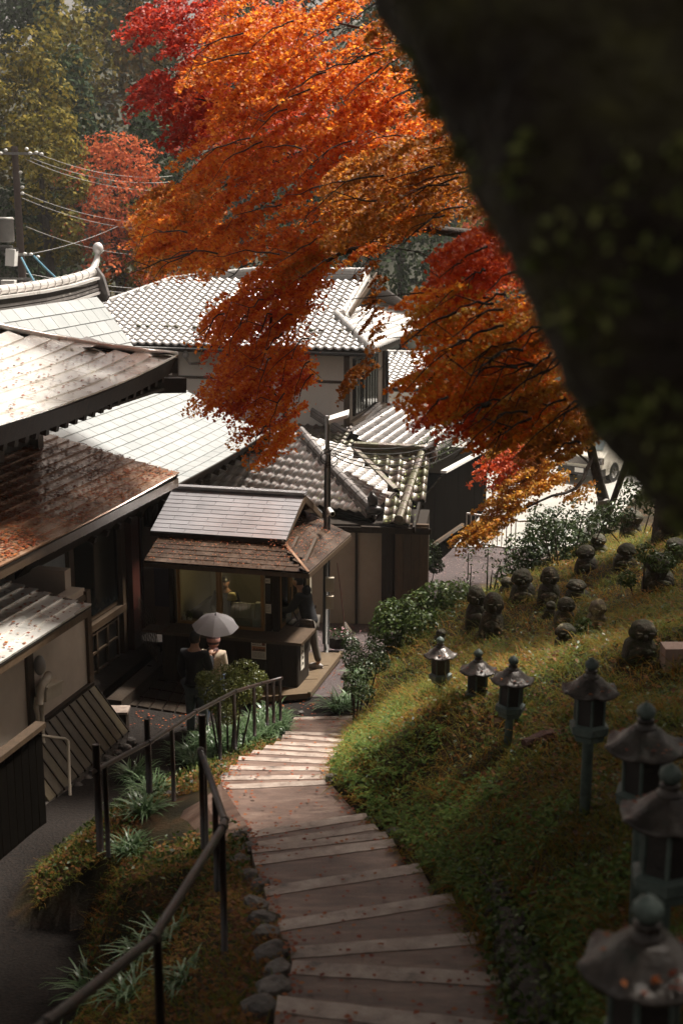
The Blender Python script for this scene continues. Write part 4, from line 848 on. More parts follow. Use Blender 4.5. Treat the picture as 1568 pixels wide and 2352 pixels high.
# ------------------------------------------------ lanterns
hexm=lambda a,r,z: 1/ max(.9,math.cos(((a+PI/6)%(PI/3))-PI/6)/.98) if r>.1 else 1
def lantern():
    o=thing('bronze_lantern',(0,0,0),'x','lantern','bronze lanterns on poles along the slope')
    obj('post',G().lathe([(.042,-.5),(.042,.44),(.05,.46)],n=14),M['verd'],o,smooth=True)
    obj('base_tray',G().lathe([(.05,.44),(.115,.46),(.125,.50),(.15,.52),(.155,.575),(.12,.59)],n=6),M['verd'],o)
    bd=obj('lamp_box',G().lathe([(.112,.59),(.112,.815)],n=6),M['lampbody'],o)
    for k in range(6):
        a=k*PI/3; x,y=math.cos(a)*.112,math.sin(a)*.112; obj('corner_bar',G().box(x-.008,x+.008,y-.008,y+.008,.59,.815),M['verd'],bd)
    rm=lambda a,r,z: 1+.06*math.cos(6*a)*(r/.21)**3
    g=G(); prof=[(.10,.80),(.20,.815),(.212,.822),(.208,.836),(.185,.848),(.15,.872),(.118,.9),(.09,.93),(.062,.945),(.05,.95)]
    no=36
    g.lathe(prof,n=no,mod=rm)
    g.v=[(x,y,z+(.022*max(0,math.cos(6*math.atan2(y,x)))*(math.hypot(x,y)/.21)**4)) for x,y,z in g.v]
    obj('roof',g,M['bronze'],o,smooth=True)
    f=obj('finial_collar',G().lathe([(.06,.94),(.062,.955),(.045,.965),(.04,.985),(.048,.99),(.03,1.0)],n=18),M['bronze'],o,smooth=True)
    obj('finial',G().lathe([(.022,.995),(.045,1.015),(.052,1.035),(.048,1.055),(.03,1.075),(.008,1.09),(.001,1.095)],n=18),M['verd'],o,smooth=True)
    return o
def copytree(o,parent=None):
    c=o.copy(); COL.objects.link(c)
    if parent is not None: c.parent=parent
    for ch in list(o.children): copytree(ch,c)
    return c
LT=[(1015,1460,17.4,1.0,0,'farthest bronze lantern, smallest, at the left end of the row'),(1097,1492,15.2,1.02,.3,'bronze lantern second from the far end, its roof almost touching the next'),
    (1170,1503,13.4,1.02,.15,'bronze lantern third from the far end of the row'),(1357,1512,10.3,1.05,.5,'lantern standing alone in the middle of the row with pale green tray'),
    (1487,1605,7.7,1.08,.2,'large lantern fifth from the far end, dry stalk across its roof'),(1534,1758,6.15,1.05,.4,'big lantern cut by the right edge, second nearest'),(1500,2045,4.45,1.05,.1,'nearest and largest lantern at the bottom right corner')]
l0=lantern(); prototype=l0
for i,(px,py,d,sc,rz,lab) in enumerate(LT):
    T_=d_(px,py,d); o=l0 if i==0 else copytree(l0)
    o.location=(T_.x,T_.y,T_.z-1.095*sc); o.scale=(sc,sc,sc); o.rotation_euler=((.02,-.03,.025,-.015,.03,-.02,.015)[i],(-.025,.02,.03,.02,-.02,.03,-.02)[i],rz); o['label']=lab
    random.seed(100+i); k=6+i
    pts=[]; 
    for _ in range(k):
        a=random.uniform(0,2*PI); rr=random.uniform(.12,.2); pts.append((T_.x+rr*math.cos(a)*sc,T_.y+rr*math.sin(a)*sc,T_.z-(1.095-.87+(rr-.15)*.45)*sc+.015))
    for q in pts: 
        lv=leaves('fallen_leaf',[q],.035,M['litter'],nrm=np.array([[0,0,1.]]),jit=.2); lv.parent=o; lv.matrix_parent_inverse=Matrix.Identity(4)
        L_=Vector(q)-Vector(o.location); L_=Matrix.Rotation(-rz,3,'Z')@L_/sc; lv.location=L_
# ------------------------------------------------ stone figures on the slope
FG=[(1092,1442,62,100,0,'squat moss-capped stone figure left of the round-headed one'),(1128,1462,66,105,1,'round-headed stone figure with white lichen spot near the bushes'),
    (1200,1385,70,80,2,'broad dark stone figure with mossy top beside the gravel'),(1258,1390,62,90,3,'upright stone figure with flat rounded top in the middle'),(1262,1420,36,40,4,'small rounded stone nestled below the upright figure'),
    (1325,1382,66,52,5,'pale-spotted boulder-shaped figure behind the leafy cluster'),(1295,1440,60,70,6,'leaning stone figure with lichen patches left of the yellow one'),(1368,1450,60,75,7,'stone figure with bright yellow lichen head'),
    (1300,1500,70,70,8,'low worn stone figure crouching below the yellow-headed one'),(1467,1515,92,92,9,'large smooth dark round stone figure on the open slope'),(1372,1280,52,55,10,'small domed stone figure at the back near the pole'),
    (1345,1315,64,64,11,'hunched dark stone figure in front of the domed one'),(1432,1305,62,58,12,'stone figure with whitish left side under the dark block'),(1447,1240,62,70,13,'tall squared dark stone figure high on the slope'),
    (1510,1360,88,92,14,'big leaning stone figure with round pale spot at right'),(1535,1240,80,60,15,'broad mossy stone half hidden by the tree trunk'),(1550,1300,70,65,16,'mossy rounded stone at the right edge'),(1165,1370,50,45,17,'little mossy stone peeping beside the path'),(1010,1478,36,34,18,'tiny worn stone behind the farthest lantern')]
for i,(px,py,w,h,sd,lab) in enumerate(FG):
    P=ground(px,py,off=-.05); dd=P.y*cp-(P.z-EYE)*sp; W_=w/F*dd; H_=h/F*dd*1.02; m=M['statue_y'] if sd==7 else M['statue']
    o=thing('stone_figure',P,lab,'statue','small carved stone figures on the slope'); R_=Matrix.Rotation(random.uniform(-.3,.3),3,'Z')
    hd=.55 if sd in (5,9,15,16,18,4,17) else .45
    body=G().ell((0,0,0),(1,1,1),24,16,noise=.05,seed=sd); pw=.55
    bl=[]
    for (x,y,z) in body.v:
        x=math.copysign(abs(x)**pw,x); y=math.copysign(abs(y)**pw,y); z_2=math.copysign(abs(z)**.6,z); tp=1-.22*(z_2*.5+.5)
        q=R_@Vector((x*W_*.46*tp,y*W_*.4*tp,z_2*H_*.34)); bl.append(tuple(P+Vector((0,0,H_*.24))+q))
    body.v=bl
    if sd not in (4,5,15,16,17,18): 
        body.ell(P+Vector((-W_*.05,-W_*.36,H_*.28)),(W_*.3,W_*.12,H_*.13),12,8,noise=.08,seed=sd+40)   # folded hands and lap
    obj('body',body,m,o,smooth=True)
    lean=W_*.06*math.sin(sd*2.2)
    head=G().ell(P+Vector((lean,0,H_*.73)),(W_*.33 if sd!=13 else W_*.44,W_*.33,H_*(.27 if sd!=9 else .3)),20,14,rot=R_,noise=.05,seed=sd+20)
    obj('head',head,m,o,smooth=True)
    if sd not in (4,15,16,17,18):
        fy=-W_*.36; f=G().ell(P+Vector((lean,fy-.005,H_*.68)),(W_*.06,W_*.06,H_*.07),8,6)
        for q in (-1,1): f.ell(P+Vector((lean+q*W_*.15,fy+.0,H_*.77)),(W_*.09,W_*.04,H_*.022),8,6)
        f.ell(P+Vector((lean,fy+.01,H_*.58)),(W_*.12,W_*.04,H_*.02),8,6)
        for q in (-1,1): f.ell(P+Vector((lean+q*W_*.31,0,H_*.7)),(W_*.05,W_*.07,H_*.1),8,6)
        obj('face',f,m,o,smooth=True)
P=ground(1548,1525); tag(obj('marker_block',G().box(P.x-.13,P.x+.2,P.y-.1,P.y+.15,P.z-.1,P.z+.2),mat('pinkish_stone',[(.3,.2,.16),(.4,.28,.23)],.7,12)),'small square pinkish stone marker at the right edge','marker')
P=ground(1250,1705); tag(obj('rotten_log',G().tube([P+Vector((-.22,-.12,.03)),P+Vector((0,0,.06)),P+Vector((.32,.12,.05))],[.05,.07,.05],8),mat('rotten_wood',[(.05,.02,.015),(.1,.04,.03)],.8,12,.6)),'short reddish rotten log lying in the grass between lanterns','log')
random.seed(21)
# ------------------------------------------------ lamp pole, utility poles, wires
lpole=thing('lamp_pole',d_(750,1300,25.2),'slim steel pole with white flat street lamp and bundled cables above the booth','lamp post')
A=d_(752,955,24.6); B=Vector((A.x-.02,A.y,.0)); B.x=d_(747,1240,24.6).x
obj('pole',G().tube([B,A],.045,12),M['galv'],lpole,smooth=True)
for k in range(3): obj('conduit',G().tube([B+Vector((.05-.05*k,-.06,.2)),Vector((A.x+.045-.045*k,A.y-.06,A.z-.75-.1*k)),Vector((A.x+.02,A.y-.05,A.z-.6))],.018,8),M['black'] if k!=1 else M['gray'],lpole,smooth=True)
obj('collar',G().tube([A-Vector((0,0,.72)),A-Vector((0,0,.62))],.075,12),M['gray'],lpole,smooth=True)
obj('bracket',G().tube([A-Vector((0,0,.18)),A+Vector((.06,-.02,-.1)),A+Vector((.12,-.02,-.07))],.025,8),M['white'],lpole,smooth=True)
obj('lamp_head',G().hexa([A+Vector((.02,-.1,-.14)),A+Vector((.38,-.12,-.02)),A+Vector((.40,.08,.05)),A+Vector((.04,.1,-.07)),A+Vector((.02,-.09,-.07)),A+Vector((.38,-.11,.04)),A+Vector((.40,.07,.11)),A+Vector((.04,.09,-.01))]),M['white'],lpole)
for k in range(4):
    obj('cable_loop',G().tube([A+Vector((.03,-.05,-.45))+Vector((.16*math.sin(t),-.03,-.15-.13*(1-math.cos(t))-.03*k)) for t in [i*.45*(1 if k%2 else -1) for i in range(9)]],.008,6),M['black'],lpole)
cc=thing('security_camera',d_(762,1178,24.5),'small white bullet camera fixed low on the lamp pole','camera'); Pc_2=d_(760,1176,24.45)
obj('housing',G().tube([Pc_2+Vector((-.04,.12,.02)),Pc_2+Vector((.03,-.08,-.02))],.05,14),M['white'],cc,smooth=True); obj('lens',G().tube([Pc_2+Vector((.03,-.081,-.02)),Pc_2+Vector((.032,-.09,-.022))],.036,12),M['darkglass'],cc)
obj('bracket',G().tube([Pc_2,Pc_2+Vector((-.07,.08,-.1))],.015,6),M['white'],cc)
def wire(name,A,B,sag,r,m,lab,grp=None,n=14):
    P=[Vector(A).lerp(Vector(B),i/n)-Vector((0,0,sag*4*(i/n)*(1-i/n))) for i in range(n+1)]
    return tag(obj(name,G().tube(P,r,5),m),lab,'wire',grp)
for k in range(5):
    wire('cable',A+Vector((0,0,-.5-.05*k)),d_(1090,972+k*9,26+k*.2),.28+.05*k,.011,M['black'],'dark cable of the bundle running from the lamp pole to the right','cables from the lamp pole')
rpole=thing('dark_pole',ground(1371,1228),'tall dark steel pole on the right with small white floodlight','pole')
A2=d_(1352,700,27.5); B2=ground(1371,1228); A2.z=B2.z+7; A2.x=d_(1350,640,B2.y).x
obj('pole',G().tube([B2-Vector((0,0,.3)),A2],.085,12),M['black'],rpole,smooth=True); obj('conduit',G().tube([B2+Vector((.12,-.02,0)),A2+Vector((.12,0,0))],.03,8),M['black'],rpole)
Q=B2.lerp(A2,.21)+Vector((-.08,-.08,0)); obj('floodlight',G().beam(Q,Q+Vector((-.32,-.1,-.06)),.14,.12).tube([Q+Vector((.1,0,0)),Q],.02,6),M['gray'],rpole)
obj('junction_box',G().box(Q.x-.03,Q.x+.13,Q.y-.05,Q.y+.05,Q.z-.65,Q.z-.25),M['gray'],rpole)
up_=thing('utility_pole',d_(40,700,50),'brown concrete utility pole with crossarms and transformer at far left','utility pole')
Pt=d_(34,336,50);Pb=d_(44,1100,50); Pb=Vector((Pt.x+.1,Pt.y,-1.5)); obj('pole',G().tube([Pb,Pt],[.19,.12],12),mat('pole_brown',[(.09,.06,.05),(.13,.09,.08)],.7,8),up_,smooth=True)
for (x0,y,x1,nm) in ((-30,352,92,'crossarm'),(10,584,72,'crossarm'),(-30,566,30,'crossarm'),(-30,640,80,'crossarm')):
    obj(nm,G().beam(d_(x0,y,49.8),d_(x1,y+1,49.8),.08,.09),M['galv'],up_)
for px,py in ((14,345),(2,352),(62,342),(70,352),(84,350),(96,354),(48,396),(52,430),(52,444),(58,583),(72,584),(28,585),(88,590)): obj('insulator',G().ell(d_(px,py,49.7),(.075,.055,.06),8,6),M['white'],up_,smooth=True)
obj('transformer',G().lathe([(.3,0),(.33,.05),(.33,.8),(.36,.82),(.3,.9)],d_(14,556,49.4),14),M['gray'],up_,smooth=True)
obj('transformer_shelf',G().beam(d_(-10,571,49.5),d_(40,573,49.5),.3,.12),M['black'],up_)
obj('switch_box',G().beam(d_(17,590,49.5),d_(38,592,49.5),.5,.62),M['white'],up_)
obj('cabinet',G().box(*[c for q in ((d_(17,655,49.4).x,d_(48,655,49.4).x),(49.1,49.5)) for c in q],d_(17,668,49.4).z,d_(17,641,49.4).z),M['white'],up_)
blue=mat('blue_sleeve',[(.05,.16,.22),(.08,.22,.3)],.5)
WL=[(80,350,330,395),(70,362,330,408),(60,366,330,425),(50,442,330,500),(52,455,330,515),(60,520,330,575),(70,583,330,470),(60,628,520,655),(48,640,520,665),(30,698,210,700),(90,690,260,735),(-5,360,-40,420)]
for i,(x0,y0,x1,y1) in enumerate(WL[:10]):
    wire('overhead_wire',d_(x0,y0,49.7),d_(x1*1.2,y1+(y1-y0)*.2,56),.35,.011,M['gray'],'thin grey overhead wire strung from the far-left utility pole','overhead wires from the utility pole')
wire('blue_stay_wire',d_(50,592,49.5),d_(118,705,44),.1,.04,blue,'steep pale blue guy wire nearer the utility pole'); wire('blue_stay_wire',d_(78,588,49.5),d_(275,745,45),.2,.04,blue,'long blue guy wire slanting down to the right behind the ridge ornament')
up2=thing('utility_pole',d_(972,700,75),'distant utility pole in the hazy gap right of the house','utility pole'); P1=d_(974,560,75); obj('pole',G().tube([Vector((P1.x,P1.y,-1)),P1],.14,8),M['gray'],up2)
obj('crossarm',G().beam(d_(935,628,75),d_(965,636,75),.07,.07),M['gray'],up2)
for k,(a_,b_) in enumerate((((880,595),(1110,620)),((880,608),(1110,640)),((880,648),(990,625)))): wire('distant_wire',d_(*a_,70),d_(*b_,76),.3,.03,M['gray'],'pale distant wire crossing the hazy gap','wires in the hazy gap')
# ------------------------------------------------ fence, vehicles
gf=thing('white_gate_fence',z_(1140,1255,-.6),'low white-barred metal fence between gravel path and car park','fence')
A,B=z_(1070,1243,-.6),z_(1182,1262,-.6); hh=.78
obj('bottom_rail',G().beam(A,B,.04,.05),M['white'],gf); obj('top_rail',G().beam(A+Vector((0,0,hh)),B+Vector((.1,0,hh)),.05,.05).beam(B+Vector((.1,0,hh)),B+Vector((1.0,.2,hh)),.05,.05),M['white'],gf)
for i in range(12):
    Q=A.lerp(B,i/11); obj('bar',G().tube([Q,Q+Vector((0,0,hh))],.016,6),M['white'],gf)
Q=B+Vector((.7,.1,0)); obj('gate_post',G().tube([Q,Q+Vector((0,0,hh))],.03,6),M['white'],gf)
def vehicle(label,cat,base,yaw,L_,W_,H_,prof,m,zoff=0,van=True):
    """profile (x,z) from nose to tail; sides inset above the belt line"""
    o=thing(cat,base,label,cat); R_=Matrix.Rotation(yaw,3,'Z'); T=lambda x,y,z: base+R_@Vector((x,y,z))
    g=G(); n=len(prof); belt=.52*H_
    ins=lambda z: .0 if z<belt else (z-belt)/(H_-belt)*.14
    lv=[T(x,-W_/2+ins(z),z) for x,z in prof]; rv=[T(x,W_/2-ins(z),z) for x,z in prof]
    g.add(lv+rv,[tuple(range(n)),tuple(reversed(range(n,2*n)))]+[(i,(i+1)%n,(i+1)%n+n,i+n)[::-1] for i in range(n)])
    b=obj('body',g,m,o); bv=b.modifiers.new('b','BEVEL'); bv.width=.05; bv.segments=3; bv.limit_method='ANGLE'; bv.angle_limit=.5
    return o,T,ins
vb=z_(1352,1112,-1.15)
def van():
    yaw=math.radians(52); L_,W_,H_=4.7,1.7,1.98
    B0=z_(1330,1108,-1.15); R_=Matrix.Rotation(yaw,3,'Z'); base=B0+R_@Vector((0,0,0))
    prof=[(0,.28),(0,.55),(.06,.95),(.32,1.12),(1.0,1.86),(1.35,1.98),(4.5,1.98),(4.68,1.7),(4.7,.4),(4.6,.28)]
    o,T,ins=vehicle('cream white passenger van parked facing left beyond the orange branches','van',base,yaw,L_,W_,H_,prof,M['van'])
    wx0,wz0,wx1,wz1=.36,1.14,.98,1.82
    def onslope(y,u): return T(wx0+(wx1-wx0)*u-.012,y,wz0+(wz1-wz0)*u+.012)
    obj('windscreen',G().poly([onslope(-.68,.02),onslope(.68,.02),onslope(.62,.96),onslope(-.62,.96)],.01),mat('windscreen_glass',[(.25,.3,.3),(.4,.45,.44)],.1,2,spec=.9),o)
    for sd in (-1,1):
        def side(x,z): return T(x,sd*(.85-ins(z)+.012),z)
        obj('front_door_window',G().poly([side(.85,1.16),side(1.75,1.16),side(1.75,1.7),side(1.22,1.7)][::sd],.012),M['darkglass'],o)
        obj('sliding_door_window',G().poly([side(1.88,1.16),side(3.0,1.16),side(3.0,1.7),side(1.88,1.7)][::sd],.012),M['darkglass'],o)
        obj('rear_side_window',G().poly([side(3.15,1.16),side(4.4,1.16),side(4.4,1.7),side(3.15,1.7)][::sd],.012),M['darkglass'],o)
        obj('door_handle',G().beam(side(1.7,1.02),side(1.86,1.02),.02,.03),M['black'],o)
        obj('headlight',G().hexa([T(-.03,sd*.5,.72),T(-.03,sd*.84,.72),T(.1,sd*.86,.72),T(.1,sd*.5,.72),T(0,sd*.5,.92),T(.02,sd*.84,.95),T(.12,sd*.86,.95),T(.12,sd*.5,.92)]),M['chrome'],o)
        obj('wing_mirror',G().ell(T(.75,sd*1.0,1.2),(.05,.1,.13),8,6,rot=R_),M['black'],o)
        for x in (.95,3.75):
            C=T(x,sd*.83,.32); ax_=(R_@Vector((0,1,0)))*sd
            w=obj('wheel',G().tube([C-ax_*.18,C+ax_*.03,C+ax_*.03],[.32,.32,.27],24),M['rubber'],o); obj('rim',G().tube([C+ax_*.025,C+ax_*.035],[.21,.2],10),M['chrome'],w)
            for k in range(5):
                a_=k*2*PI/5; obj('spoke',G().beam(C+ax_*.04,C+ax_*.04+R_@Vector((math.cos(a_)*.2,0,math.sin(a_)*.2)),.03,.02,up=ax_),M['galv'],w)
            obj('wheel_arch',G().tube([C-ax_*.05,C+ax_*.022],[.36,.36],24),M['black'],o)
    obj('front_bumper',G().hexa([T(-.07,-.85,.3),T(.25,-.87,.3),T(.25,.87,.3),T(-.07,.85,.3),T(-.07,-.85,.55),T(.25,-.87,.55),T(.25,.87,.55),T(-.07,.85,.55)]),M['black'],o)
    obj('grille',G().hexa([T(-.02,-.48,.68),T(.02,-.48,.68),T(.02,.48,.68),T(-.02,.48,.68),T(.03,-.48,.9),T(.07,-.48,.9),T(.07,.48,.9),T(.03,.48,.9)]),M['chrome'],o)
    obj('number_plate',G().hexa([T(-.09,-.17,.38),T(-.08,-.17,.38),T(-.08,.17,.38),T(-.09,.17,.38),T(-.09,-.17,.54),T(-.08,-.17,.54),T(-.08,.17,.54),T(-.09,.17,.54)]),M['white'],o)
van()
def truck():
    base=z_(1150,1040,-1.2); yaw=math.radians(40); R_=Matrix.Rotation(yaw,3,'Z')
    prof=[(0,.4),(0,1.0),(.25,1.75),(.5,1.85),(1.35,1.85),(1.4,.9),(3.3,.9),(3.3,.5),(3.2,.4)]
    o,T,ins=vehicle('white small truck mostly hidden by orange leaves left of the van','truck',base,yaw,3.3,1.45,1.85,prof,M['white'])
    obj('windscreen',G().poly([T(.03,-.6,1.08),T(.03,.6,1.08),T(.24,.58,1.68),T(.24,-.58,1.68)],.02),M['darkglass'],o)
    for sd in (-1,1):
        obj('side_window',G().poly([T(.3,sd*.72,1.1),T(1.2,sd*.72,1.1),T(1.2,sd*.66,1.7),T(.45,sd*.66,1.7)],.015),M['darkglass'],o)
        for x in (.6,2.6):
            C=T(x,sd*.68,.28); ax_=(R_@Vector((0,1,0)))*sd; w=obj('wheel',G().tube([C-ax_*.15,C+ax_*.04],.27,18),M['rubber'],o); obj('rim',G().tube([C+ax_*.03,C+ax_*.05],.15,12),M['galv'],w)
truck()
# ------------------------------------------------ people
DG=bpy.context.evaluated_depsgraph_get
def skin(name,verts,edges,radii,m,parent,root=0,sub=2):
    c=Vector(verts[0]); me=bpy.data.meshes.new(name+'_cage'); me.from_pydata([tuple(Vector(v)-c) for v in verts],edges,[])
    o=bpy.data.objects.new(name+'_cage',me); COL.objects.link(o); md=o.modifiers.new('s','SKIN'); md.use_smooth_shade=True
    for i,r in enumerate(radii):
        sv=me.skin_vertices[0].data[i]; sv.radius=(r,r) if not hasattr(r,'__len__') else r; sv.use_root=(i==root)
    sb=o.modifiers.new('u','SUBSURF'); sb.levels=sub; sb.render_levels=sub
    bpy.context.view_layer.update(); dg=DG(); m2=bpy.data.meshes.new_from_object(o.evaluated_get(dg)); m2.name=name
    bpy.data.objects.remove(o); m2.materials.clear(); m2.materials.append(m)
    r=bpy.data.objects.new(name,m2); COL.objects.link(r); r.location=c
    if parent is not None: r.parent=parent; r.location=c-wpos(parent)
    return r
def hand(parent,wr,dirv,pn,m,s=1.,left=1):
    """palm, four unequal bent fingers and a thumb leaving the palm's side"""
    d=Vector(dirv).normalized(); n=Vector(pn).normalized(); n=(n-d*n.dot(d)).normalized(); x=d.cross(n)*left; wr=Vector(wr); g=G()
    pc=wr+d*.05*s; R_=Matrix((x,d,n)).transposed()
    g.ell(pc,(.042*s,.052*s,.018*s),12,8,rot=R_)
    for i,l in enumerate((.068,.078,.072,.056)):
        b=wr+d*.085*s+x*(.03-.02*i)*s; p1=b+d*l*.5*s-n*.008*s; p2=p1+(d*.8-n*.5).normalized()*l*.3*s; p3=p2+(d*.4-n*.8).normalized()*l*.25*s
        g.tube([b-d*.03*s,p1,p2,p3],[.0095*s,.009*s,.008*s,.006*s],6)
    b=wr+d*.03*s+x*.035*s; g.tube([b,b+(d*.6+x*.8).normalized()*.035*s,b+(d*.85+x*.5).normalized()*.065*s-n*.01*s],[.011*s,.0105*s,.008*s],6)
    return obj('hand',g,m,parent,smooth=True)
def person(P,yaw,Hh,label,J,top,bot,hairm,shoe='shoe',legs=True,lean=0,hood=None,hands=True,female=False,beanie=False):
    """P feet point; yaw: facing (0 = +Y); J: arm targets in body frame"""
    k=Hh/1.72; o=thing('person',P,label,'person'); R_=Matrix.Rotation(yaw,3,'Z')
    def T(x,y,z): return Vector(P)+R_@Vector((x*k,y*k,z*k))
    ly=lambda z: lean*max(0,z-.95)
    sh=.17 if not female else .155
    v=[T(0,ly(.95),.95),T(0,ly(1.1),1.1),T(0,ly(1.3),1.3),T(0,ly(1.44),1.44),T(0,ly(1.5)+.01,1.51),T(0,ly(1.6)+.02,1.62)]
    r=[.12,.11,.12,.06,.05,.085]; e=[(0,1),(1,2),(2,3),(3,4),(4,5)]
    for s in (-1,1):
        el,wr=J['l' if s<0 else 'r']; b=len(v)
        v+=[T(s*sh,ly(1.41),1.40),T(s*abs(el[0]),el[1]+ly(el[2]),el[2]),T(s*wr[0],wr[1]+ly(wr[2]),wr[2])]; r+=[.045,.04,.03]; e+=[(3,b),(b,b+1),(b+1,b+2)]
    na=len(v)
    if legs:
        for s in (-1,1):
            f=J.get('legs',((0,0),(0,0)))[0 if s<0 else 1]; b=len(v)
            v+=[T(s*.09,0,.88),T(s*.1+f[0]*.5,f[1]*.5+.02,.48),T(s*.1+f[0],f[1],.09),T(s*.11+f[0],f[1]+.12,.04)]; r+=[.085,.055,.04,.03]; e+=[(0,b),(b,b+1),(b+1,b+2),(b+2,b+3)]
    skin('body',v,e,[x*k for x in r],M['skin'],o)
    # jacket
    tv=[T(0,ly(.86),.84)]+v[0:4]; tv[4]=T(0,ly(1.46),1.46); tr=[.165,.16,.15,.165,.105]; te=[(0,1),(1,2),(2,3),(3,4)]
    for i,s in enumerate((-1,1)):
        b=6+i*3; q=len(tv); wr_=v[b+1].lerp(v[b+2],.93); tv+=[v[b],v[b+1],wr_]; tr+=[.092,.07,.052]; te+=[(4,q),(q,q+1),(q+1,q+2)]
    skin('jacket',tv,te,[x*k for x in tr],top,o,root=2)
    if legs:
        lv=[v[0]-Vector((0,0,.03))]; lr=[.14]; le=[]
        for i in range(2):
            b=na+4*i; q=len(lv); lv+=[v[b],v[b+1],v[b+2]+Vector((0,0,.02))]; lr+=[.105,.078,.066]; le+=[(0,q),(q,q+1),(q+1,q+2)]
        skin('trousers',lv,le,[x*k for x in lr],bot,o)
        for i in range(2):
            b=na+4*i; A=v[b+2];B=v[b+3]; c=A.lerp(B,.45); obj('shoe',G().ell((c.x,c.y,P[2]+.045*k),(.045*k,.14*k,.05*k),12,8,rot=R_).ell((c.x,c.y,P[2]+.012*k),(.05*k,.148*k,.02*k),12,6,rot=R_),M[shoe],o,smooth=True)
    hc=v[5]+R_@Vector((0,.005,.01)); 
    hd=G().ell(hc,(.078*k,.098*k,.118*k),16,12,rot=R_).ell(hc+R_@Vector((0,.098*k,-.01*k)),(.013*k,.02*k,.024*k),8,6)
    for s in (-1,1): hd.ell(hc+R_@Vector((s*.078*k,0,-.005)),(.012*k,.022*k,.032*k),8,6)
    obj('head',hd,M['skin'],o,smooth=True)
    fc=G(); 
    for s in (-1,1): fc.ell(hc+R_@Vector((s*.03*k,.088*k,.018*k)),(.013*k,.008*k,.006*k),8,6).ell(hc+R_@Vector((s*.032*k,.09*k,.04*k)),(.018*k,.006*k,.004*k),8,5)
    fc.ell(hc+R_@Vector((0,.09*k,-.052*k)),(.024*k,.006*k,.005*k),8,5); obj('eyes_and_mouth',fc,M['hair'],o,smooth=True)
    hg=G()
    n=G().ell((0,0,0),(.088*k,.108*k,.118*k),18,12)
    for f in n.f:
        cz=[n.v[i] for i in f]; y=sum(c[1] for c in cz)/4; z=sum(c[2] for c in cz)/4
        if z>.03*k or (y<-.0*k and z>-.07*k): hg.f.append(f)
    hg.v=[tuple(hc+R_@Vector(q)+Vector((0,0,.008))) for q in n.v]
    if hood is None: obj('hair',hg,hairm,o,smooth=True)
    if hands:
        for i,s in enumerate((-1,1)):
            b=6+i*3; dv=(v[b+2]-v[b+1]); hand(o,v[b+2],dv,R_@Vector(J.get('pn',(0,0,1))),M['skin'],k,left=s)
    return o,T,v,hc,R_
Pc=W(22.35,-8.2,.0); Pc=Vector((Pc.x,Pc.y,.08))
person(Pc,PI-YAW+.1,1.62,'person in dark jumper seated behind the left booth window, head lowered',dict(l=((.26,.05,1.12),(.16,.26,1.02)),r=((.26,.05,1.12),(.14,.28,1.02))),M['navy'],M['trouser'],M['hair'],lean=.12)
Pm=z_(712,1538,.13)
o,T,v,hc,R_=person(Pm,math.radians(72),1.74,'person in black hooded jacket and grey trousers leaning on the booth counter',dict(l=((.24,.22,1.16),(.12,.50,1.10)),r=((.24,.20,1.16),(.14,.46,1.10)),legs=((-.02,.06),(.03,-.12))),M['navy'],M['trouser'],M['hair'],lean=.30)
obj('hood',G().ell(v[3]+R_@Vector((0,-.09,.03)),(.13,.08,.1),12,8,rot=R_),M['navy'],o,smooth=True)
bag=thing('shoulder_bag',Pm+Vector((-.12,-.1,.45)),'small black bag hanging at the hip of the counter customer','bag')
obj('bag_body',G().ell(T(-.22,.1,.72),(.07,.13,.14),12,8,rot=R_),M['black'],bag,smooth=True); obj('strap',G().tube([T(-.2,.1,.86),T(-.19,.3,1.25),T(.02,.36,1.5)],.012,6),M['black'],bag); obj('buckle',G().ell(T(-.29,.12,.84),(.02,.03,.015),8,6,rot=R_),M['white'],bag)
Pu=z_(452,1698,.0)
ou,Tu,vu,hcu,Ru=person(Pu,math.radians(-22),1.78,'person in black coat and grey jeans standing under the grey umbrella, back to camera',dict(l=((.24,-.02,1.12),(.2,.1,.92)),r=((.22,.06,1.14),(.12,.30,1.3)),legs=((0,.0),(.0,.08))),M['navy'],M['greyjean'],M['hair'],shoe='black')
Pw=z_(492,1682,.0); Pw=Vector((Pw.x,Pw.y+.15,0))
ow,Tw,vw,hcw,Rw=person(Pw,math.radians(-10),1.60,'person in cream quilted jacket with pink striped headscarf, back to camera behind the bush',dict(l=((.2,.02,1.12),(.14,.18,1.1)),r=((.2,.02,1.12),(.1,.18,1.1)),legs=((-.08,0),(0,.1))),mat('quilted_cream',[(.5,.4,.29),(.6,.5,.37)],.75,6),M['jean'],M['hair'],hood=1,female=True)
# quilting seams
qs=G(); 
for k in range(-5,9):
    for sg in (1,-1):
        pts=[]
        for i in range(9):
            a_=-1.25+i*.31; z=1.0+.065*k+sg*.11*a_
            if .9<z<1.42: 
                w_=.168+.02*math.sin((z-.9)*4); pts.append(Tw(math.sin(a_)*w_*1.12,-math.cos(a_)*w_*1.02,z))
        if len(pts)>1: qs.tube(pts,.0035,4)
obj('quilt_seams',qs,mat('seam',[(.3,.22,.15)],.8),ow)
scm=bpy.data.materials.new('striped_scarf'); scm.use_nodes=True; n=scm.node_tree; L=n.links.new; p=n.nodes['Principled BSDF']; tc=n.nodes.new('ShaderNodeTexCoord')
wv=n.nodes.new('ShaderNodeTexWave'); wv.wave_type='BANDS'; wv.bands_direction='Z'; wv.inputs['Scale'].default_value=3.2; wv.inputs['Distortion'].default_value=1.6; wv.inputs['Detail'].default_value=0
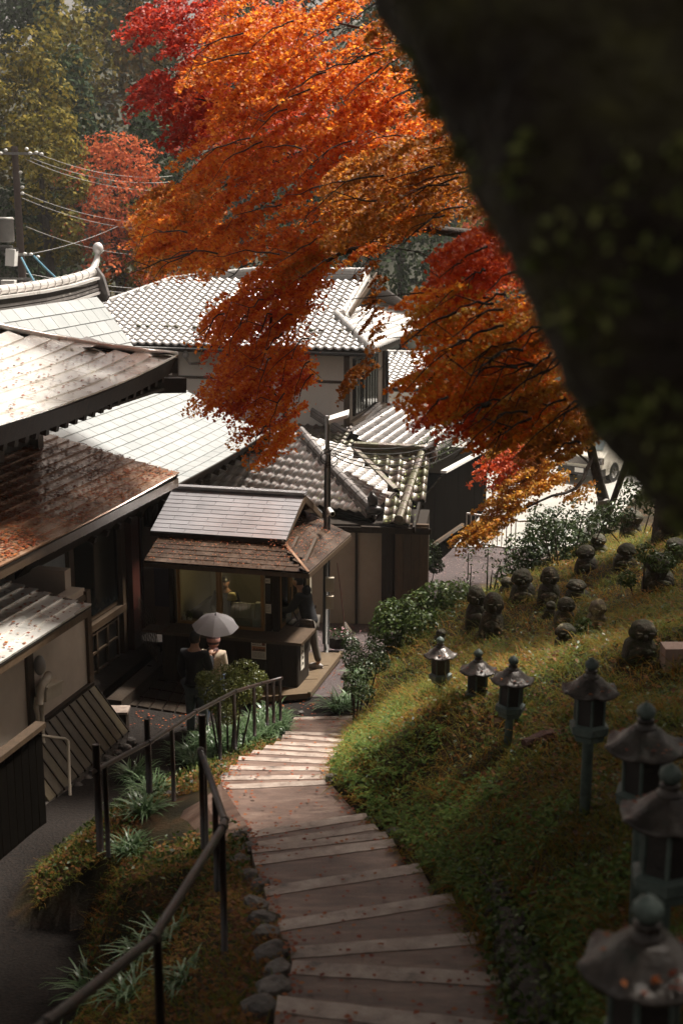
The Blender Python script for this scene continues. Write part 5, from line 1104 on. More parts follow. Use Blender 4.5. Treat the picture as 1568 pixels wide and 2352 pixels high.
L(tc.outputs['Object'],wv.inputs[0]); cr_=n.nodes.new('ShaderNodeValToRGB'); cr_.color_ramp.interpolation='CONSTANT'; cr_.color_ramp.elements[0].color=(.08,.04,.045,1); cr_.color_ramp.elements[1].position=.38; cr_.color_ramp.elements[1].color=(.55,.27,.22,1)
L(wv.outputs[0],cr_.inputs[0]); L(cr_.outputs[0],p.inputs['Base Color']); p.inputs['Roughness'].default_value=.7
obj('headscarf',G().ell(hcw+Vector((0,0,.01)),(.108,.125,.14),18,14,rot=Rw).ell(Tw(0,-.03,1.46),(.1,.1,.07),14,8,rot=Rw),scm,ow,smooth=True)
obj('scarf_tail',G().tube([Tw(.02,-.13,1.42),Tw(.015,-.185,1.3),Tw(.03,-.19,1.18)],[.014,.01,.006],6).tube([Tw(.05,-.13,1.42),Tw(.07,-.18,1.33)],[.012,.006],6),scm,ow,smooth=True)
# umbrella
um=thing('umbrella',Tu(.12,.3,1.3),'open pale grey folding umbrella held over the couple','umbrella'); tip=d_(495,1413,20.9); 
cen=Vector(tip); Ru_=.37; axu=Vector((.05,-.18,1)).normalized(); X=axu.cross(Vector((0,1,0))).normalized(); Y=axu.cross(X)
g=G(); nr=7; 
for j in range(nr+1):
    q=j/nr; 
    for k in range(32):
        a_=2*PI*k/32; seg=(k%4)/4; dip=1-.075*math.sin(PI*seg)*q; rr=Ru_*q*dip
        z=-.19*q**2.1-.012*math.sin(PI*seg)*q; g.v.append(tuple(cen+X*rr*math.cos(a_)+Y*rr*math.sin(a_)+axu*z))
for j in range(nr):
    for k in range(32): g.f.append((j*32+k,j*32+(k+1)%32,(j+1)*32+(k+1)%32,(j+1)*32+k))
obj('canopy',g,M['umb'],um,smooth=False)
for k in range(8):
    a_=2*PI*k/8; obj('rib',G().tube([cen+X*Ru_*q*math.cos(a_)+Y*Ru_*q*math.sin(a_)+axu*(-.19*q**2.1-.006) for q in (0,.3,.6,.85,1)],.003,4),M['galv'],um)
obj('shaft',G().tube([cen+axu*.03,cen-axu*.45],.006,6),M['galv'],um); obj('ferrule',G().tube([cen,cen+axu*.045],[.012,.006],8),M['black'],um)
# broom and flower pots behind the customer
br_=thing('broom',z_(790,1440,0),'broom with long red handle leaning on the plaster wall','broom'); A=z_(793,1452,.1);B=A+Vector((-.16,.3,1.35)); obj('handle',G().tube([A,B],.014,6),M['redwood'],br_); obj('bristles',G().tube([A-Vector((-.02,.02,.02)),A+Vector((-.02,.04,.2))],[.14,.03],10),M['bwood'],br_)
fp=thing('flower_planter',z_(770,1478,0),'dark planter of small pink flowers beyond the deck corner','planter'); P=z_(775,1475,.1); obj('pot',G().lathe([(.16,-.1),(.2,.12)],P,14),M['dwood'],fp)
leaves('foliage',[tuple(P+Vector((random.gauss(0,.15),random.gauss(0,.1),.16+random.gauss(0,.06)))) for _ in range(260)],.05,M['lf_green'],fp); leaves('flower',[tuple(P+Vector((random.gauss(0,.15),random.gauss(0,.1),.22+random.gauss(0,.05)))) for _ in range(60)],.035,mat('pink_flower',[(.35,.15,.18),(.5,.25,.28)],.6),fp)
mbx=thing('meter_boxes',t_(760,1350,-6.6),'two pale meter boxes on the dark post behind the customer','meter box'); C=d_(757,1345,24.6); obj('upper_box',G().box(C.x-.08,C.x+.08,C.y,C.y+.1,C.z-.12,C.z+.14),M['beige'],mbx); C=d_(757,1385,24.6); obj('lower_box',G().box(C.x-.07,C.x+.07,C.y,C.y+.1,C.z-.12,C.z+.12),M['beige'],mbx)
# ------------------------------------------------ vegetation helpers
def blades(name,P,h,w,m,parent=None,kind='stuff',lean=.5,droop=.5,dirs=None,segs=2):
    """curved strap blades: P Nx3 roots, h N lengths, w N widths"""
    n=len(P); a=RNG.uniform(0,2*PI,n) if dirs is None else dirs; l=lean*RNG.uniform(.2,1.2,n)
    d=np.stack([np.cos(a),np.sin(a),np.zeros(n)],1); sd=np.stack([-np.sin(a),np.cos(a),np.zeros(n)],1)
    sd=unit(sd+.5*d*RNG.uniform(-1,1,(n,1))); rows=[]
    for i in range(segs+1):
        q=i/segs; ang=l+q*droop*RNG.uniform(.7,1.3,n)*2
        if i==0: c=P.copy(); prev=c
        else: c=prev+(d*np.sin(ang)[:,None]+np.array([0,0,1.])*np.cos(ang)[:,None])*(h/segs)[:,None]; prev=c
        ww=(w*(1-.85*q**2))[:,None]; rows+=[c-sd*ww/2,c+sd*ww/2]
    v=np.stack(rows,1).reshape(-1,3); k=2*(segs+1); base=np.arange(n)[:,None,None]*k
    f=np.array([[2*i,2*i+1,2*i+3,2*i+2] for i in range(segs)])[None]+base
    return npmesh(name,v,f.reshape(-1,4),m,parent,kind)
def blob(c,r,n,surf=.55):
    """points through an uneven ellipsoidal clump, more towards its skin"""
    d=unit(RNG.normal(size=(n,3))); q=RNG.uniform(0,1,n)**.45; q=surf+(1-surf)*q if surf<1 else 1
    return np.array(c)+d*np.array(r)*np.asarray(q)[:,None],d
def crown(clumps,per,size,m,parent,name='crown',up=.35,jit=.6,**k):
    P=[];N=[]
    for c,r in clumps:
        n=int(per); p,d=blob(c,r,n); P.append(p); N.append(unit(d+np.array([0,0,up])))
    return leaves(name,np.concatenate(P),size,m,parent,nrm=np.concatenate(N),jit=jit,**k)
# ------------------------------------------------ grass and small plants on the banks
def scat(n,f,box):
    out=[]
    while len(out)<n:
        x=random.uniform(box[0],box[1]); y=random.uniform(box[2],box[3]); 
        if random.random()<f(x,y): out.append((x,y,hz(x,y)-.01))
    return np.array(out)
def vis(x,y):
    z=hz(x,y); dz=z+.1-EYE; d=y*cp-dz*sp
    if d<2: return False
    px=CX+F*x/d; py=CY-F*(y*sp+dz*cp)/d; return -120<px<1690 and py<2560
rb=lambda x,y: 1 if x>xr(y)+.05*math.sin(y*9) and vis(x,y) else 0
def dens(x,y): return min(1,.12+1.6*9/(y*y)*4) if rb(x,y) else 0
P=scat(62000,dens,(-.5,12,4,33)); nb_=len(P); k=1+.02*P[:,1]
go1=blades('bank_grass',P,RNG.uniform(.08,.27,nb_)*k,RNG.uniform(.006,.012,nb_)*k,M['grass'],lean=.7,droop=.6); tag(go1,'rough green and rusty-brown grass covering the right-hand slope','grass')
P=scat(15000,dens,(-.5,12,4,30)); P[:,2]+=RNG.uniform(.03,.13,len(P)); 
tag(leaves('bank_weeds',P,.045,M['lf_bush'],nrm=np.tile([0,0,1.],(len(P),1)),jit=.7,aspect=.55),'low leafy weeds mixed through the grass of the slope','weeds',kind='stuff')
P=scat(7000,lambda x,y: dens(x,y)*(.25+.75*(math.sin(x*2.1+y)*math.sin(y*1.3)>.1)),(-.5,12,4,30)); P[:,2]+=RNG.uniform(.05,.14,len(P))
tag(leaves('bank_dead_leaves',P,.05,M['mulch'],nrm=np.tile([0,0,1.],(len(P),1)),jit=.6,aspect=.7),'rust-coloured dead leaves and stalks lying in the slope grass','leaves',kind='stuff')
ledge=lambda x,y: 1 if (x<xl(y)-.05 and x>xl(y)-2.2 and vis(x,y) and hz(x,y)>np.interp(y,[0,11,16,19,20.6],[1.2,.6,.42,.1,0.])+.03 and not(13.3<y<15.0 and x>-2.3)) else 0
P=scat(17000,ledge,(-4,.3,5,20.3)); nb_=len(P)
tag(blades('verge_grass',P,RNG.uniform(.06,.22,nb_),RNG.uniform(.005,.01,nb_),M['grass'],lean=.6,droop=.6),'short mixed grass on the narrow verge left of the stairs','grass')
P=scat(9000,ledge,(-4,.3,5,20.3)); P[:,2]+=RNG.uniform(.02,.08,len(P))
tag(leaves('verge_leaves',P,.05,M['mulch'],nrm=np.tile([0,0,1.],(len(P),1)),jit=.5,aspect=.7),'brown and orange dead leaves on the verge left of the stairs','leaves',kind='stuff')
P=scat(2600,ledge,(-4,.3,11,20.3)); P[:,2]+=RNG.uniform(.04,.18,len(P))
tag(leaves('verge_weeds',P,.06,M['lf_bush'],jit=.7,aspect=.5),'fresh green weeds along the verge under the handrails','weeds',kind='stuff')
cl_=scat(260,dens,(-.5,12,4,30)); P=np.repeat(cl_,26,0)+RNG.normal(size=(260*26,3))*np.array([.06,.06,0]); nb_=len(P)
tag(blades('tall_grass_tufts',P,RNG.uniform(.2,.46,nb_),RNG.uniform(.006,.012,nb_),M['grass'],lean=.55,droop=.75,segs=4),'taller arching tufts of rusty grass standing out of the slope','grass')
P=scat(9000,lambda x,y: dens(x,y) if 0<x-xr(y)<.25+.75*abs(math.sin(y*1.7)) and y<19.5 else 0,(-.5,3,6,19.5)); P[:,2]+=RNG.uniform(.04,.2,len(P))
tag(leaves('foot_greenery',P,.06,M['lf_fern'],nrm=np.tile([-.3,-.2,1.],(len(P),1)),jit=.5,aspect=.4),'lush light green ferns and weeds spilling over the right edge of the stairs','ferns',kind='stuff')
# ferns at the foot of the bank
def fern(P,n,L_,lab,m):
    vs=[];nr=[]
    for i in range(n):
        a=random.uniform(0,2*PI); el=random.uniform(.3,.9)
        for k in range(16):
            q=(k+1)/16; r=L_*q; c=Vector(P)+Vector((math.cos(a)*r*math.cos(el*.8),math.sin(a)*r*math.cos(el*.8),math.sin(el)*r-1.1*L_*q*q*.55))
            for s in (-1,1):
                w=L_*.28*(1-q)*(.4+q*2 if q<.3 else 1); vs.append(tuple(c+Vector((-math.sin(a)*s*w*.5,math.cos(a)*s*w*.5,0)))); nr.append((0,0,1))
    o=leaves('fern',vs,L_*.16,m,nrm=np.array(nr,float),jit=.25,aspect=.45); tag(o,lab,'fern','small ferns along the foot of the bank')
for px,py in ((790,1700),(800,1760),(830,1800),(870,1850),(920,1890),(960,1930),(1010,1990),(860,1730),(1160,1830),(1060,2040),(1350,1700),(905,1780),(985,1870),(1300,2120),(1190,1650)):
    P=ground(px,py); fern(P+Vector((0,0,.03)),10,.3,'small pale green fern hanging over the edge of the stairs',M['lf_fern'])
# earth and stump face of the retaining edge
st_=thing('rotten_stump',ground(1180,2250),'tall dark rotten stump at the right edge of the near steps','stump')
g=G(); Pb=ground(1140,2200)
QP=[]
for px,py,hh_ in ((1112,1925,.05),(1128,2020,.2),(1150,2110,.26),(1175,2200,.3),(1200,2290,.34),(1225,2380,.34),(1240,2450,.3)):
    Q=ground(px,py); QP.append(Q+Vector((0,0,hh_-.18)))
Q2=[];
for a_,b_ in zip(QP[:-1],QP[1:]): Q2+=[a_.lerp(b_,k/8) for k in range(8)]
g.tube(Q2,[.09]*len(Q2),22)
for v in range(len(g.v)):
    x,y,z=g.v[v]; q=.05*math.sin(x*23+y*17)+.04*math.sin(y*31+2*math.sin(z*5))+.02*math.sin(y*67); g.v[v]=(x+q*.8,y+q*.4,z+q*.5)
obj('trunk',g,M['bark'],st_,smooth=True)
P=np.array([tuple(Vector(random.choice(g.v))+Vector((random.gauss(0,.05),random.gauss(0,.05),random.gauss(0,.05)))) for _ in range(2400)]); leaves('foliage',P,.05,M['lf_bush'],st_)
# strap-leaved clumps
def strap(P,n,h,lab,m=None,name='strap_leaf_plant',dr=.62,wd_=.022):
    o=thing(name,P,lab,'plant'); R=np.array([tuple(Vector(P)+Vector((random.gauss(0,.06),random.gauss(0,.06),0))) for _ in range(n)])
    b=blades('leaves',R,RNG.uniform(.6,1.15,n)*h,np.full(n,wd_),m or M['lf_strap'],o,kind=None,lean=.6,droop=dr,segs=5); return o
SP=[(520,1715,.42,'strap-leaved clump at the near end of the bright row'),(550,1700,.42,'second strap-leaved clump of the bright row below the handrail'),(580,1690,.42,'broad pale clump in the middle of the bright row'),(605,1672,.4,'pale arching clump near the railing end posts'),(632,1658,.4,'last clump of the bright row beside the top of the far steps'),
    (600,1700,.36,'low clump spilling onto the bright steps'),(565,1722,.36,'small clump touching the edge of the bright steps'),(640,1680,.34,'yellowing clump at the corner of the bright steps'),(430,1740,.4,'clump growing between the first posts of the far railing'),(475,1705,.4,'pale fan of straps behind the far railing'),
    (310,1790,.4,'upright clump beside the board skirt'),(330,1870,.36,'dark clump above the step block'),(300,1960,.3,'lowest clump in front of the step block'),(775,1632,.42,'arching strap clump right of the top of the far steps'),(800,1622,.4,'clump of long straps under the hedge at the bank corner'),(830,1560,.32,'thin arching clump hanging over the stone edge'),
    (470,1730,.4,'clump at the foot of the railing left of the far steps'),(495,1728,.44,'full clump between the second and third far posts'),(535,1705,.46,'tall bright clump close behind the far railing'),(565,1698,.46,'dense bright clump under the middle of the far railing'),(592,1682,.45,'spreading bright clump near the bush'),(618,1668,.42,'bright clump crowding the last railing posts'),(450,1760,.36,'low clump on the landing edge left of the posts'),(350,1830,.4,'clump beside the lone stub post'),
    (300,2300,.55,'large long-leaved clump at bottom left under the near handrail'),(210,2290,.55,'wide dark clump of long straps in the bottom left corner'),(390,2170,.4,'mid-size clump behind the near handrail post'),(330,2200,.45,'dark clump of straps beside the lower paving'),(420,2260,.35,'short clump at the foot of the near post')]
for px,py,h,lab in SP:
    P=ground(px,py); big=py>2100; strap(P,110 if not big else 60,h*(1.15 if not big else 1),lab,dr=.6 if not big else .72,wd_=.024 if not big else .026)
# bushes
def bush(name,clumps,per,size,m,lab,cat='bush',stem=True,aspect=.5,grp=None):
    """clumps: (px,py,d,r)"""
    C=[(tuple(d_(px,py,d)),(r,r,r*.85)) for px,py,d,r in clumps]; c0=C[0][0]; gz=hz(c0[0],c0[1])
    o=thing(name,(c0[0],c0[1],gz),lab,cat,grp); crown(C,per,size,m,o,name='foliage',aspect=aspect,jit=.8)
    if stem:
        for c,r in C[:6]: obj('stem',G().tube([Vector((c0[0]+(c[0]-c0[0])*.4,c0[1]+(c[1]-c0[1])*.4,min(gz,c[2])-.05)),Vector(c)],[.02,.008],5),M['bark'],o)
    return o
bush('clipped_bush',[(520,1560,20.3,.28),(560,1545,20.4,.26),(485,1580,20.2,.24),(590,1560,20.5,.18),(470,1560,20.2,.15),(540,1590,20.2,.28),(500,1610,20.1,.22),(575,1590,20.3,.2),(520,1640,20.0,.2)],800,.038,M['lf_hedge'],'rounded small-leaved bush in front of the couple by the railing')
random.seed(5)
bush('glossy_shrub',[(x,y,25.0+random.uniform(-.5,.5),.36) for x,y in ((890,1440),(930,1420),(960,1390),(1000,1370),(1030,1400),(920,1460),(970,1440),(1010,1430),(880,1470),(1045,1370),(900,1410),(1050,1430),(960,1470))],520,.085,M['lf_bush'],'large glossy broad-leaved shrub between plaster wall and stone figures')
bush('creeping_shrub',[(810,1510,22.3,.22),(830,1540,21.8,.24),(815,1570,21.5,.2),(850,1500,22.5,.26),(870,1520,22,.2),(805,1480,22.8,.16),(835,1590,21.2,.18)],420,.05,M['lf_green'],'dark straggly shrub over mossy stones at the corner of the bank')
for i,(px,py) in enumerate(((798,1560),(803,1590),(810,1540),(800,1610))):
    P=ground(px,py); tag(obj('mossy_stone',G().ell(P,(.13,.1,.13),10,8,noise=.12,seed=i),M['statue']),'rough mossy stone in the low wall at the corner of the bank','stone','stones of the low wall')
bush('dark_shrub',[(x,y,28+random.uniform(-.8,.8),.42) for x,y in ((1200,1260),(1240,1240),(1280,1230),(1310,1250),(1230,1290),(1270,1290),(1200,1300),(1330,1220),(1180,1330),(1290,1320),(1250,1210))],420,.09,M['lf_green'],'large dark shrub between the white fence and the stone figures')
bush('twiggy_shrub',[(x,y,27+random.uniform(-.5,.5),.3) for x,y in ((1300,1180),(1340,1170),(1270,1190),(1350,1210),(1240,1185),(1395,1180))],90,.10,M['lf_green'],'sparse dark twigs and leaves against the bright car park',aspect=.35)
bush('sapling',[(1075,1270,26.5,.16),(1082,1300,26.5,.2),(1065,1330,26.5,.2),(1050,1360,26.5,.22),(1045,1400,26,.2)],34,.06,M['lf_green'],'thin sapling standing in front of the gravel path at left')
bush('sapling',[(1120,1262,26,.16),(1150,1285,26,.2),(1130,1310,26,.22),(1145,1345,26,.24),(1120,1375,26,.2)],38,.07,M['lf_green'],'small dark sapling in the middle of the gravel view')
bush('low_green_plant',[(1350,1470,18,.16),(1400,1480,17.8,.16),(1370,1510,17.5,.18),(1340,1440,18.5,.14),(1420,1440,18.3,.12)],200,.07,M['lf_bush'],'leafy dark green plant growing round the yellow-headed stone figure')
bush('low_green_plant',[(1480,1270,22,.2),(1520,1290,21.5,.22),(1440,1330,21.5,.16),(1550,1270,21.8,.2)],200,.07,M['lf_bush'],'trailing green plant over stones at the upper right')
bush('path_edge_shrub',[(960,1290,29.5,.3),(985,1265,30,.3),(945,1330,29,.25),(1000,1300,30,.2)],330,.07,M['lf_green'],'low dark shrub against the plank shed beside the gravel')
bush('shaded_shrub',[(x,y,30,.4) for x,y in ((1460,1130),(1500,1150),(1530,1120),(1420,1180),(1380,1200))],330,.1,M['lf_green'],'dark shrubs at the top of the slope behind the pole')
for i,(a,b,w) in enumerate((((1940/1.5944,3310/1.5944),(2000/1.5944,3325/1.5944),.012),((1865/1.5944,3385/1.5944),(1960/1.5944,3355/1.5944),.008))):
    P=ground(*a)+Vector((0,0,.08));Q=ground(*b)+Vector((0,0,.1)); tag(obj('dry_stalk',G().tube([P,(P+Q)/2+Vector((0,0,.03)),Q],w,5),M['deckwood']),'dry straw-coloured stalk lying over the stump top','stalk','dry stalks')
# leaves fallen on stairs, path, yard
def flat(n,f,box,size,m,name,lab):
    P=[]
    while len(P)<n:
        x=random.uniform(box[0],box[1]);y=random.uniform(box[2],box[3])
        if f(x,y): P.append((x,y,zs(y)+(.03 if y<20 else .02)))
    P=np.array(P); tag(leaves(name,P,size,m,nrm=np.tile([0,0,1.],(n,1)),jit=.18,aspect=.8),lab,'leaves',kind='stuff')
ZE=[((a.y+b.y)/2,(a.z+b.z)/2) for a,b in EP]
def stz(y):
    for i in range(len(ZE)-1):
        if ZE[i][0]<=y<ZE[i+1][0]: q=(y-ZE[i][0])/(ZE[i+1][0]-ZE[i][0]); return ZE[i+1][1]+(.05 if i!=9 else .1)*(1-q)
    return zs(y)
P=[]
while len(P)<520:
    y=random.uniform(6,20); x=random.uniform(xl(y)-.1,xr(y)+.05); 
    if random.random()<(7/y)**1.2: P.append((x,y,stz(y)+.022))
for _ in range(700):
    y=random.uniform(6,17.5); sd_=random.random()<.5; x=(xl(y)+abs(random.gauss(0,.07))) if sd_ else (xr(y)-abs(random.gauss(0,.09)))
    P.append((x,y,stz(y)+.024))
tag(leaves('stair_leaves',P,.04,M['litter'],nrm=np.tile([0,0,1.],(len(P),1)),jit=.15,aspect=.85),'small red and orange maple leaves scattered wet on the steps','leaves',kind='stuff')
flat(3200,lambda x,y:x<xr(y)+.2 and x>-1,(-1,9,23.5,36),.05,mat('petal_litter',[(.06,.03,.027),(.18,.11,.1),(.38,.28,.26)],.4,3,island=.9),'gravel_leaves','pinkish wet leaf litter strewn over the gravel path')
flat(700,lambda x,y: x<xr(y),(-3.5,.5,20.4,24),.04,M['litter'],'yard_leaves','few brown leaves on the dark yard in front of the booth')
# ------------------------------------------------ maples
def inp(p,P): return inpoly(p[0],p[1],P)
def sprays(parent,poly,d0,d1,ncl,per,m,size=.06,name='foliage',rad=.34,tilt=None,flat_=.28,drop=.25):
    xs_=[p[0] for p in poly]; ys_=[p[1] for p in poly]; C=[]
    while len(C)<ncl:
        q=(random.uniform(min(xs_),max(xs_)),random.uniform(min(ys_),max(ys_)))
        if inp(q,poly): C.append(tuple(d_(q[0],q[1],random.uniform(d0,d1))))
    C=np.array(C); n=len(C)*per; c=np.repeat(C,per,0); rr=np.repeat(RNG.uniform(.55,1.25,len(C)),per)[:,None]*rad
    nc=len(C); az=RNG.uniform(-.9,.9,nc)+PI; dn=RNG.uniform(.1,.5,nc)+drop*.9
    ax=unit(np.stack([np.cos(az),np.sin(az)*.8,-dn],1)); sd=unit(np.cross(ax,np.array([0,0,1.]))); nn_=np.cross(sd,ax)
    ax,sd,nn_=[np.repeat(q,per,0) for q in (ax,sd,nn_)]
    t=RNG.uniform(-1,1,(n,1)); wd2=(.42*(1-t*.55))*RNG.normal(size=(n,1))*.55
    P=c+rr*(ax*t*1.15+sd*wd2+nn_*RNG.normal(size=(n,1))*flat_*.3-np.array([0,0,1.])*(drop*.5*t*t+.25*np.abs(wd2)))
    return leaves(name,P,size,m,parent,nrm=np.tile([0,-.35,.8],(n,1)),jit=.75,aspect=.72,droop=.25)
mp_=thing('maple_tree',(6.3,25,hz(6.3,25)),'huge red and orange maple spreading leftwards across the view from behind the dark trunk','maple tree')
trunk=[Vector((6.3,25,hz(6.3,25)-.3)),d_(1560,1000,24.5),d_(1480,800,23.5),d_(1400,560,23),d_(1330,330,23),d_(1280,100,23.5)]
obj('trunk',G().tube(trunk,[.36,.3,.26,.22,.17,.1],12),M['bark'],mp_,smooth=True)
def branch(pts,r0,r1): 
    n=len(pts); P=[d_(*p) for p in pts]; Q=[]
    for a,b in zip(P[:-1],P[1:]):
        for k in range(3): Q.append(a.lerp(b,k/3)+Vector((random.gauss(0,.03),random.gauss(0,.03),random.gauss(0,.03))))
    Q.append(P[-1]); o=obj('branch',G().tube(Q,[r0+(r1-r0)*i/(len(Q)-1) for i in range(len(Q))],7),M['bark'],mp_,smooth=True); return Q
BR=[([(1400,560,23),(1200,430,22.5),(1000,335,22),(880,330,22),(820,348,22),(750,335,22),(700,352,22),(650,366,22.3),(590,380,22.6),(520,420,23)],.13,.02),([(750,335,22),(715,395,22),(690,440,22.1),(610,470,22.4),(520,520,22.6)],.045,.012),
    ([(1330,330,23),(1150,240,22),(1000,190,21.5),(880,160,21.3),(760,140,21.2),(620,110,21.5),(520,60,22)],.1,.015),([(880,230,21.4),(780,210,21.4),(690,235,21.5),(600,260,22),(480,230,22.4),(380,235,22.5)],.04,.01),
    ([(1480,800,23.5),(1250,640,22.5),(1080,540,21.6),(950,520,21.2),(850,560,21),(740,600,20.8),(640,680,20.6),(600,800,20.6)],.11,.015),([(750,560,21.4),(700,700,20.8),(660,820,20.6),(630,960,20.6)],.02,.007),
    ([(950,470,22),(850,430,21.8),(780,470,21.8),(760,540,21.8),(690,640,22)],.05,.01),([(1250,640,17),(1150,600,14),(1070,640,13.5),(960,690,13.5)],.05,.01),
    ([(1480,800,23.5),(1350,760,16),(1180,760,13.6),(1080,800,13.3),(980,880,13.2)],.07,.012),([(1400,560,23),(1280,620,16),(1170,690,13.5),(1130,760,13),(1100,860,13)],.05,.01),
    ([(870,560,22),(866,620,22),(858,700,22),(862,790,22)],.015,.006),([(1350,760,16),(1300,880,13.5),(1230,960,13),(1130,1000,13)],.04,.01),([(1000,190,21.5),(930,100,21.3),(820,60,21.3),(700,20,21.5)],.045,.012),
    ([(650,366,22.3),(590,430,22.6),(470,470,23),(380,520,23.4)],.03,.008),([(700,352,22),(600,340,22.3),(520,330,22.6),(450,330,23)],.025,.008)]
for b in BR:
    Q=branch(*b)
    for k in range(2,len(Q)-1,2):
        d=Vector((random.gauss(-.3,.5),random.gauss(0,.5),random.gauss(0,.4))); obj('twig',G().tube([Q[k],Q[k]+d*.5,Q[k]+d+Vector((0,0,-.15))],[.012,.008,.004],5),M['bark'],mp_)
PRED1=[(300,60),(320,0),(500,0),(520,120),(470,190),(410,120),(370,105),(310,75)]
PRED2=[(290,238),(335,170),(430,185),(520,250),(520,330),(430,345),(400,275),(335,245)]
PMAIN=[(480,0),(860,0),(1010,300),(1070,430),(1060,470),(1000,505),(940,545),(880,555),(830,590),(700,600),(560,620),(470,600),(335,610),(320,560),(340,480),(420,450),(430,330),(520,290),(470,220),(440,140),(480,110)]
PRAG=[(330,440),(480,430),(520,610),(340,620),(322,560)]
PTON=[(560,620),(750,600),(715,700),(680,780),(712,850),(690,910),(668,985),(635,1050),(612,1040),(580,985),(510,930),(450,905),(500,850),(525,800),(465,760),(480,700)]
PBRN=[(760,380),(900,330),(1030,310),(1080,430),(1050,500),(900,540),(760,560)]
PHNG=[(840,600),(872,640),(866,800),(850,860),(790,900),(800,860),(835,800),(838,700)]
PR1=[(1040,560),(1120,510),(1170,620),(1130,700),(1050,690),(1010,640)]
PR2=[(915,695),(1000,645),(1100,690),(1200,690),(1270,780),(1320,900),(1290,960),(1240,940),(1200,1010),(1150,960),(1110,1030),(1070,960),(1010,945),(950,915),(930,870),(985,790),(965,735)]
PR3=[(1100,700),(1240,720),(1330,880),(1370,1000),(1290,1060),(1150,1010),(1070,900)]
sprays(mp_,PRED1,22,24,60,110,M['lf_red'],.07); sprays(mp_,PRED2,22,24,65,110,M['lf_red'],.07)
sprays(mp_,PMAIN,19,21.4,560,115,M['lf_orange'],.066); sprays(mp_,[(480,0),(700,0),(760,300),(640,420),(440,360),(440,120)],21,25,150,110,M['lf_redor'],.066)
sprays(mp_,PRAG,22,26,120,90,M['lf_brown'],.066); sprays(mp_,PRAG,22,26,90,90,M['lf_orange'],.066)
sprays(mp_,PTON,19.8,21.3,230,95,M['lf_tongue'],.058,drop=.5); sprays(mp_,PTON,19.8,21.3,55,90,M['lf_redor'],.058,drop=.5)
sprays(mp_,PBRN,15.5,17.5,130,110,M['lf_brown'],.052,rad=.28); sprays(mp_,[(640,560),(760,540),(720,650),(650,640)],19.8,21.4,40,100,M['lf_yel'],.06)
sprays(mp_,PHNG,20,21,26,70,M['lf_brown'],.056,rad=.18,drop=.6)
sprays(mp_,PR1,12.3,14.3,70,95,M['lf_redor'],.05,rad=.26); sprays(mp_,PR2,12,14.3,150,95,M['lf_tongue'],.047,rad=.25); sprays(mp_,PR2,12,14.3,70,100,M['lf_yel'],.045,rad=.22); sprays(mp_,PR3,11.8,14,70,95,M['lf_brown'],.047,rad=.23); sprays(mp_,PR3,11.8,14,45,95,M['lf_yel'],.045,rad=.22); sprays(mp_,[(1010,880),(1150,900),(1190,1000),(1060,990),(990,950)],12.8,14.5,60,105,M['lf_redor'],.047,rad=.24)
sprays(mp_,[(860,0),(1010,0),(1100,300),(1200,500),(1400,700),(1500,900),(1330,860),(1080,430),(1000,280)],14,16,110,100,M['lf_brown'],.055)
ym=thing('maple_tree',ground(1385,1165),'smaller yellow-orange maple with dark leaning trunk beside the pole','maple tree')
yb=ground(1388,1165); obj('trunk',G().tube([yb-Vector((0,0,.3)),yb+Vector((-.02,0,.15)),d_(1372,1100,31),d_(1352,1010,31),d_(1345,900,31),d_(1330,780,31)],[.34,.2,.12,.1,.09,.06],12),M['bark'],ym,smooth=True)
random.seed(77)
def twigs(poly,d,n,L0=150,sag=60):
    k=0
    while k<n:
        q=(random.uniform(min(p[0] for p in poly),max(p[0] for p in poly)),random.uniform(min(p[1] for p in poly),max(p[1] for p in poly)))
        if not inp(q,poly): continue
        k+=1; L=random.uniform(.5,1.2)*L0; dz=random.uniform(-.4,.25)*L; pts=[]
        for i in range(7):
            u=i/6; pts.append(d_(q[0]+L*(.5-u)+random.uniform(-4,4),q[1]+dz*(.5-u)+sag*u*u*random.uniform(.6,1)+random.uniform(-4,4),d+random.uniform(-.05,.05)))
        obj('twig',G().tube(pts,[.014,.012,.011,.009,.007,.005,.003],5),M['bark'],mp_)
        if random.random()<.6:
            m_=pts[3]; obj('twig',G().tube([m_,m_+Vector((-.25,0,.08 if random.random()<.5 else -.2)),m_+Vector((-.45,0,-.05 if random.random()<.5 else -.42))],[.008,.006,.003],5),M['bark'],mp_)
twigs(PMAIN,18.9,42); twigs(PTON,19.6,12,60,120); twigs(PBRN,15.4,10,160,20); twigs(PR2,11.9,16,110,60); twigs(PR3,11.7,12,90,70); twigs(PR1,12.2,4,80,60)
mp0=mp_; mp_=ym
for b in [([(1345,1000,31),(1290,945,30.5),(1234,906,30.3),(1180,900,30)],.07,.02),([(1350,1030,31),(1300,1020,30.4),(1259,1026,30),(1200,1040,29.6)],.06,.015),([(1360,1050,31),(1320,1120,30.2),(1240,1150,29.5),(1120,1210,29)],.05,.012),([(1325,900,31),(1390,830,31),(1440,800,31)],.06,.02),([(1360,1070,31),(1290,1010,30),(1230,1000,29.8)],.03,.01)]: branch(*b)
sprays(ym,[(1120,930),(1250,880),(1400,880),(1400,940),(1320,960),(1280,1010),(1240,1100),(1150,1110)],29,33,110,80,M['lf_yel'],.07)
YB=[(1130,930),(1230,890),(1330,900),(1400,930),(1400,960),(1310,985),(1270,1060),(1230,1110),(1190,1150),(1150,1120),(1140,1010)]
